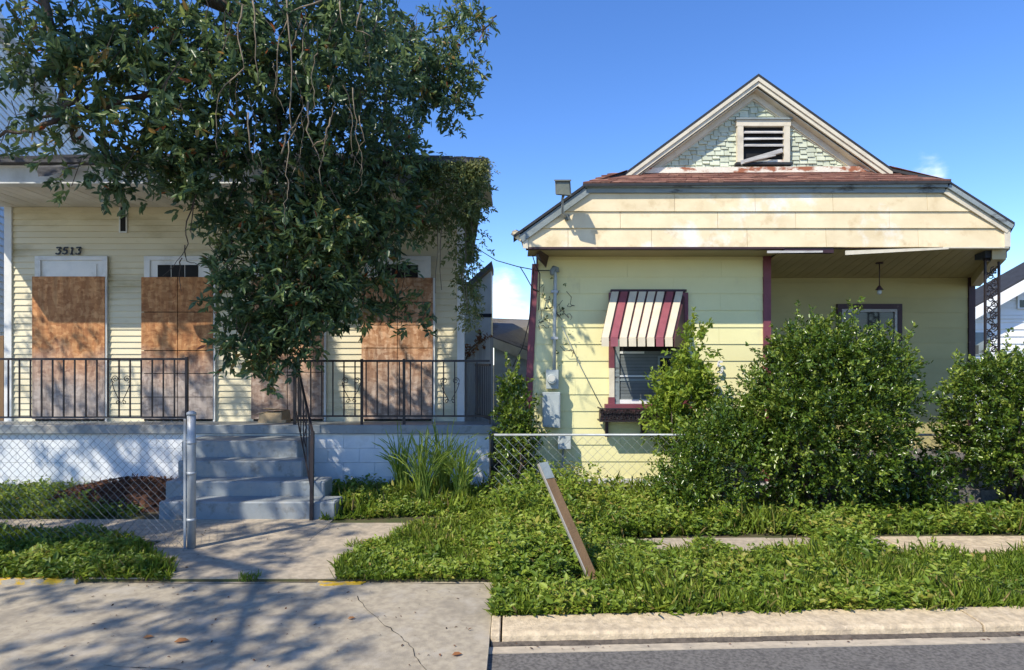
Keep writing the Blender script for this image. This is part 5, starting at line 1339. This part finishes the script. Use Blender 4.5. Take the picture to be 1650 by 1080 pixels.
# ---------- weeds and grass (uncountable)
def weeds(name, poly, nplant, hmin, hmax, L, W, mat, k=7, seed=0, tint=.5, patch=1.1, creep=.5):
    q = scatter(poly, int(nplant * 1.45))
    q = q[~((np.abs(q[:, 0] - .53) < .13) & (q[:, 1] < 4.8) & (q[:, 1] > 4.1) & (NP.random(len(q)) < .8))]
    q = q[(fbm(q[:, 0], q[:, 1], 2.9, seed + 20) > .36) | (NP.random(len(q)) < .38)]; n = len(q)
    L *= .78; W *= .74
    f = .55 * fbm(q[:, 0], q[:, 1], patch, seed) + .45 * fbm(q[:, 0], q[:, 1], patch * 3.1, seed + 4)
    f = np.clip((f - .22) * 1.75, 0, 1)
    hh = (hmin + (hmax - hmin) * f * (.45 + .8 * NP.random(n)))
    p = np.stack([q[:, 0], q[:, 1], np.zeros(n)], 1)
    d = NP.normal(size=(n, 3)) * .45; d[:, 2] = 1; d = unit(d)
    t = np.clip(tint + .02 + (f - .5) * .35 + (fbm(q[:, 0], q[:, 1], 2.3, seed + 9) - .5) * .4 + NP.normal(size=n) * .14, 0, .95)
    P = []
    tt = .15 + .85 * NP.random((n, k))
    pos = p[:, None] + d[:, None] * (tt * hh[:, None])[..., None]
    ld = NP.normal(size=(n, k, 3)); ld[..., 2] = np.abs(ld[..., 2]) * .5 + .15; ld = unit(ld)
    nr = NP.normal(size=(n, k, 3)) * .5; nr[..., 2] += 1.0; nr[..., 1] -= .35
    LL = L * (.45 + .75 * NP.random((n, k))) * np.where(NP.random(n) < .1, 1.7, 1.)[:, None]
    ti = np.clip(t[:, None] + NP.normal(size=(n, k)) * .14, 0, .96); dry = NP.random((n, k)) < .012; ti = np.where(dry, 1.0, ti)
    A = (pos.reshape(-1, 3), ld.reshape(-1, 3), nr.reshape(-1, 3), LL.reshape(-1), (LL * W / L).reshape(-1), ti.reshape(-1))
    me = leaf_mesh(name, *A, mat); o = put(name, me); o["kind"] = "stuff"; return o
def blades(name, poly, n, hmin, hmax, w, mat, seed=0, tint=.5, lean=.45, patch=1.3):
    q = scatter(poly, n)
    q = q[~((np.abs(q[:, 0] - .53) < .13) & (q[:, 1] < 4.8) & (q[:, 1] > 4.1) & (NP.random(len(q)) < .8))]; n = len(q)
    f = fbm(q[:, 0], q[:, 1], patch, seed + 5)
    p = np.stack([q[:, 0], q[:, 1], np.full(n, -.01)], 1)
    d = NP.normal(size=(n, 3)) * lean; d[:, 2] = 1
    nr = NP.normal(size=(n, 3)); nr[:, 1] -= .8; nr[:, 2] += .3
    L_ = (hmin + (hmax - hmin) * f) * (.5 + .8 * NP.random(n))
    ti = np.clip(tint + (f - .5) * .4 + NP.normal(size=n) * .17, 0, .96); ti = np.where(NP.random(n) < .03, 1., ti)
    me = leaf_mesh(name, p, d, nr, L_, w * (.7 + .6 * NP.random(n)), ti, mat, fold=.1, droop=.28); o = put(name, me); o["kind"] = "stuff"; return o
g = lambda L_: [ground(*p) for p in L_]
A1 = [(-4.6, 4.71), (-2.60, 4.71), (-2.66, 4.86), (-2.95, 5.2), (-3.35, 5.55), (-3.75, 5.9), (-4.5, 6.15), (-7.2, 6.3), (-7.2, 4.71)]
A1b = [(-5.4, 4.71), (-2.62, 4.70), (-2.70, 4.9), (-3.1, 5.3), (-3.6, 5.75), (-5.4, 6.1)]
weeds("ground_cover", A1b, 4600, .02, .16, .05, .026, L_WEED, 8, 1)
blades("grass", A1b, 9500, .04, .16, .0055, L_GRASS, 1)
A2 = [(-6.6, 6.55), (-5.0, 6.5), (-4.05, 6.6), (-4.2, 6.95), (-5.2, 7.4), (-5.4, 7.92), (-6.9, 7.92)]
weeds("ground_cover", A2, 2200, .05, .20, .05, .026, L_WEED, 7, 2, .42)
blades("grass", A2, 2200, .06, .16, .007, L_GRASS, 2, .45)
B1 = [(-1.36, 4.70), (SEAM - .005, 4.70), (SEAM - .005, 6.75), (-.75, 6.45), (-1.05, 5.95), (-1.32, 5.35), (-1.42, 5.0)]
weeds("ground_cover", B1, 4000, .02, .13, .05, .025, L_WEED, 8, 3, .56)
blades("grass", B1, 9500, .04, .15, .0055, L_GRASS, 3, .55)
B2 = [(-1.98, 6.45), (-1.0, 6.62), (SEAM, 6.75), (SEAM, 7.93), (-2.3, 7.93), (-2.25, 6.9)]
weeds("ground_cover", B2, 2300, .03, .2, .055, .028, L_WEED, 8, 4, .55)
blades("grass", B2, 2600, .08, .26, .008, L_GRASS, 4, .55)
# right verge
D1 = [(SEAM + .01, kerb(0) - .01), (6.4, kerb(6.4) - .01), (6.4, 5.36), (3.2, 5.33), (2.2, 5.42), (1.3, 5.55), (SEAM + .01, 5.6)]
Df = [(SEAM + .01, kerb(0) - .015), (2.9, kerb(2.9) - .015), (2.6, 4.75), (1.5, 4.85), (SEAM + .01, 4.95)]
Db = [(SEAM + .01, 4.85), (1.2, 4.85), (2.7, 4.7), (2.4, 5.25), (1.1, 5.3), (SEAM + .01, 5.5)]
weeds("ground_cover", Df, 4300, .02, .17, .05, .027, L_WEED, 8, 5, .55, 1.9)
weeds("ground_cover", Db, 2600, .02, .13, .045, .024, L_WEED, 6, 15, .6, 1.7)
weeds("ground_cover", [(SEAM + .01, 4.5), (.35, 4.6), (.5, 5.3), (SEAM + .01, 5.6)], 1300, .1, .36, .06, .032, L_WEED, 10, 16, .55, 2.0)
blades("grass", [(SEAM + .01, kerb(0) - .01), (3.0, kerb(3) - .01), (2.6, 5.28), (SEAM + .01, 5.4)], 17000, .03, .19, .0052, L_GRASS, 5, .55, .6)
blades("grass", [(2.3, kerb(2.3) - .01), (6.3, kerb(6.3) - .01), (6.3, 5.34), (3.2, 5.30), (2.3, 5.2)], 15000, .04, .19, .0055, L_GRASS, 25, .5, .6)
D1r = [(2.5, kerb(2.5) - .015), (6.2, kerb(6) - .01), (6.2, 5.2), (3.2, 5.15), (2.5, 5.2)]
weeds("ground_cover", D1r, 2600, .02, .10, .036, .018, L_WEED, 6, 6, .5)
# a dozen knee-high weeds standing above the rest of the verge, and dry straw
weeds("ground_cover", [(.2, 4.15), (3.4, 4.3), (3.0, 4.9), (.2, 5.0)], 60, .22, .42, .06, .03, L_WEED, 16, 26, .62)
blades("straw", D1, 420, .05, .20, .0035, L_GRASS, 27, 1.0, .9)
# yard behind sidewalk
E1 = [(SEAM, 5.6), (.9, 5.75), (1.9, 5.95), (2.2, 6.05), (2.2, 7.6), (SEAM, 7.6)]
weeds("ground_cover", E1, 4600, .05, .36, .06, .032, L_WEED, 9, 7, .55, 1.6)
E1b = [(SEAM, 6.2), (.35, 6.2), (.75, 6.6), (.85, 7.2), (.5, 7.6), (SEAM, 7.7)]
weeds("ground_cover", E1b, 1000, .12, .50, .06, .032, L_WEED, 14, 8, .55, 1.3)
blades("grass", E1, 2600, .1, .34, .008, L_GRASS, 17, .6, .5)
E2 = [(1.5, 5.9), (7.2, 5.95), (7.2, 6.5), (1.5, 6.4)]
weeds("ground_cover", E2, 2700, .01, .30, .055, .03, L_WEED, 9, 9, .5, 2.2)
blades("grass", E2, 3400, .04, .24, .007, L_GRASS, 9, .55)
E3 = [(1.1, 6.3), (7.4, 6.4), (7.4, 8.0), (.9, 7.9)]
weeds("ground_cover", E3, 1800, .04, .2, .06, .03, L_WEED, 8, 10, .35)
# creeping growth over the sidewalk
weeds("ground_cover", [(-.1, 5.3), (1.0, 5.3), (1.3, 5.6), (1.0, 5.8), (-.1, 5.8)], 900, .02, .12, .045, .022, L_WEED, 7, 11, .5)
weeds("ground_cover", [(1.5, 5.3), (1.9, 5.3), (1.75, 5.7), (1.6, 5.7)], 130, .02, .14, .045, .022, L_WEED, 7, 14, .5)
weeds("ground_cover", [(2.62, 5.2), (3.2, 5.2), (3.1, 5.75), (2.75, 5.8)], 360, .04, .28, .055, .028, L_WEED, 9, 12, .6)
# sprouts in the joint of the path
blades("grass", [(-2.1, 4.68), (-1.95, 4.68), (-1.95, 4.78), (-2.1, 4.78)], 70, .04, .10, .006, L_GRASS, 12)
blades("grass", [(-1.52, 5.5), (-1.35, 5.5), (-1.35, 5.62), (-1.5, 5.62)], 50, .04, .10, .006, L_GRASS, 13)
# weedy tendrils that cross the kerb edge
for k in range(5):
    x0 = R.uniform(.2, 4.0); blades("grass", [(x0, kerb(x0) - .05), (x0 + .25, kerb(x0) - .05), (x0 + .2, kerb(x0) + .05), (x0, kerb(x0) + .05)], 60, .05, .12, .006, L_GRASS, 20 + k)

# ---------- tall weeds before the foundation: one plant each
def tall_grass(px, py, h, nb, label):
    x, Y = ground(px, py)
    t = thing("tall_grass_clump", label, "grass clump", (x, Y, 0), "tall grass clumps by the porch wall")
    arr = []
    for k in range(nb):
        a = R.uniform(0, 6.28); ln = R.uniform(.05, .5); hh = h * R.uniform(.5, 1.05)
        b = np.array([x + R.uniform(-.07, .07), Y + R.uniform(-.07, .07), 0.])
        pts = []
        for u in np.linspace(0, 1, 7):
            pts.append(b + np.array([math.cos(a) * ln * u ** 2 * hh, math.sin(a) * ln * u ** 2 * hh * .5, hh * (u - .28 * u ** 3 * (ln * 2))]))
        pts = np.array(pts); d = pts[1:] - pts[:-1]
        nr = np.tile(np.array([[R.uniform(-.5, .5), -1, .3]]), (6, 1))
        LL = np.linalg.norm(d, axis=1) * 1.25
        arr.append((pts[:-1], d, nr, LL, np.linspace(.021, .012, 6), np.full(6, R.uniform(.45, .93))))
    veg("blades", arr, L_GRASS, t)
tall_grass(648, 800, .92, 60, "tall weedy grass clump nearest the steps before the white foundation")
tall_grass(682, 815, .90, 75, "dense tall grass clump left of the middle of the white foundation weeds")
tall_grass(712, 806, .98, 80, "tallest arching grass clump before the white foundation")
tall_grass(745, 812, .80, 70, "tall weedy grass clump nearest the porch's right end")

# ---------- mulch pile by the steps
mp_ = thing("mulch_pile", "heap of dark brown mulch between the steps and the white foundation", "mulch", (-4.55, 7.35, 0))
bm = bmesh.new()
bmesh.ops.create_grid(bm, x_segments=46, y_segments=34, size=1)
for v in bm.verts:
    x, y = v.co.x, v.co.y; r2 = x * x + y * y
    z = max(0, 1 - r2) ** .8 * .27 * (1 + .3 * x) + .015 * math.sin(x * 17 + y * 11) + .012 * math.sin(y * 23 - x * 9) - .02
    v.co = Vector((x * 1.0, y * .58 , z))
me = bpy.data.meshes.new("heap"); bm.to_mesh(me); bm.free(); me.materials.append(M['mulch'])
put("heap", me, mp_, (-4.62, 7.33, 0))
n = 2600; q = NP.uniform(-1, 1, (n, 2)); q = q[(q ** 2).sum(1) < 1]; n = len(q)
zz_ = np.maximum(0, 1 - (q ** 2).sum(1)) ** .8 * .27 * (1 + .3 * q[:, 0]) + .01
c = np.stack([-4.62 + q[:, 0], 7.33 + q[:, 1] * .58, zz_], 1)
veg("chips", [(c, NP.normal(size=(n, 3)) * np.array([1, 1, .35]), NP.normal(size=(n, 3)) * .5 + np.array([0, -.3, 1]), .03 + .05 * NP.random(n), .010 + .012 * NP.random(n), NP.random(n) * .95)], L_CHIP, mp_)
# ---------- fallen leaves
for (px, py, ln, lab) in ((280, 1037, .085, "orange dry leaf alone on the street concrete, the larger one"), (230, 1030, .06, "brown dry leaf on the street concrete left of the orange leaf"), (728, 1058, .06, "dry leaf on the sunlit street concrete near the grass corner"), (560, 999, .05, "small dry leaf on the street concrete beside the long crack")):
    x, Y = ground(px, py, -.02)
    me = leaf_mesh("fallen_leaf", np.array([[0, 0, 0.]]), np.array([[1., .25, .12]]), np.array([[0, -.3, 1.]]), ln, ln * .5, np.array([R.random() * .9]), L_DRY)
    o = put("fallen_leaf", me, None, (x, Y, -.012)); tag(o, lab, "leaf")
n = 150; q = np.stack([NP.uniform(-3.2, -.25, n), NP.uniform(3.25, 4.66, n), np.full(n, -.014)], 1)
n2 = 60; xq = NP.uniform(-.1, 4, n2); q2 = np.stack([xq, 4.02 + .045 * xq - NP.uniform(.28, .38, n2), np.full(n2, -.048)], 1)
n3 = 60; q3 = np.stack([NP.uniform(-3.2, -1.5, n3), NP.uniform(4.75, 6.4, n3), np.full(n3, .014)], 1)
q = np.concatenate([q, q2, q3]); n = len(q); d = NP.normal(size=(n, 3)) * np.array([1, 1, .12]); nr = NP.normal(size=(n, 3)) * .3 + np.array([0, 0, 1])
LL = .008 + .022 * NP.random(n) ** 2
put("leaf_litter", leaf_mesh("leaf_litter", q, d, nr, LL, LL * .45, NP.random(n) * .9, L_CHIP), kind="stuff")
print("tris", sum(len(o.data.loops) - 2 * len(o.data.polygons) for o in bpy.data.objects if o.type == 'MESH'), "objs", len(bpy.data.objects))
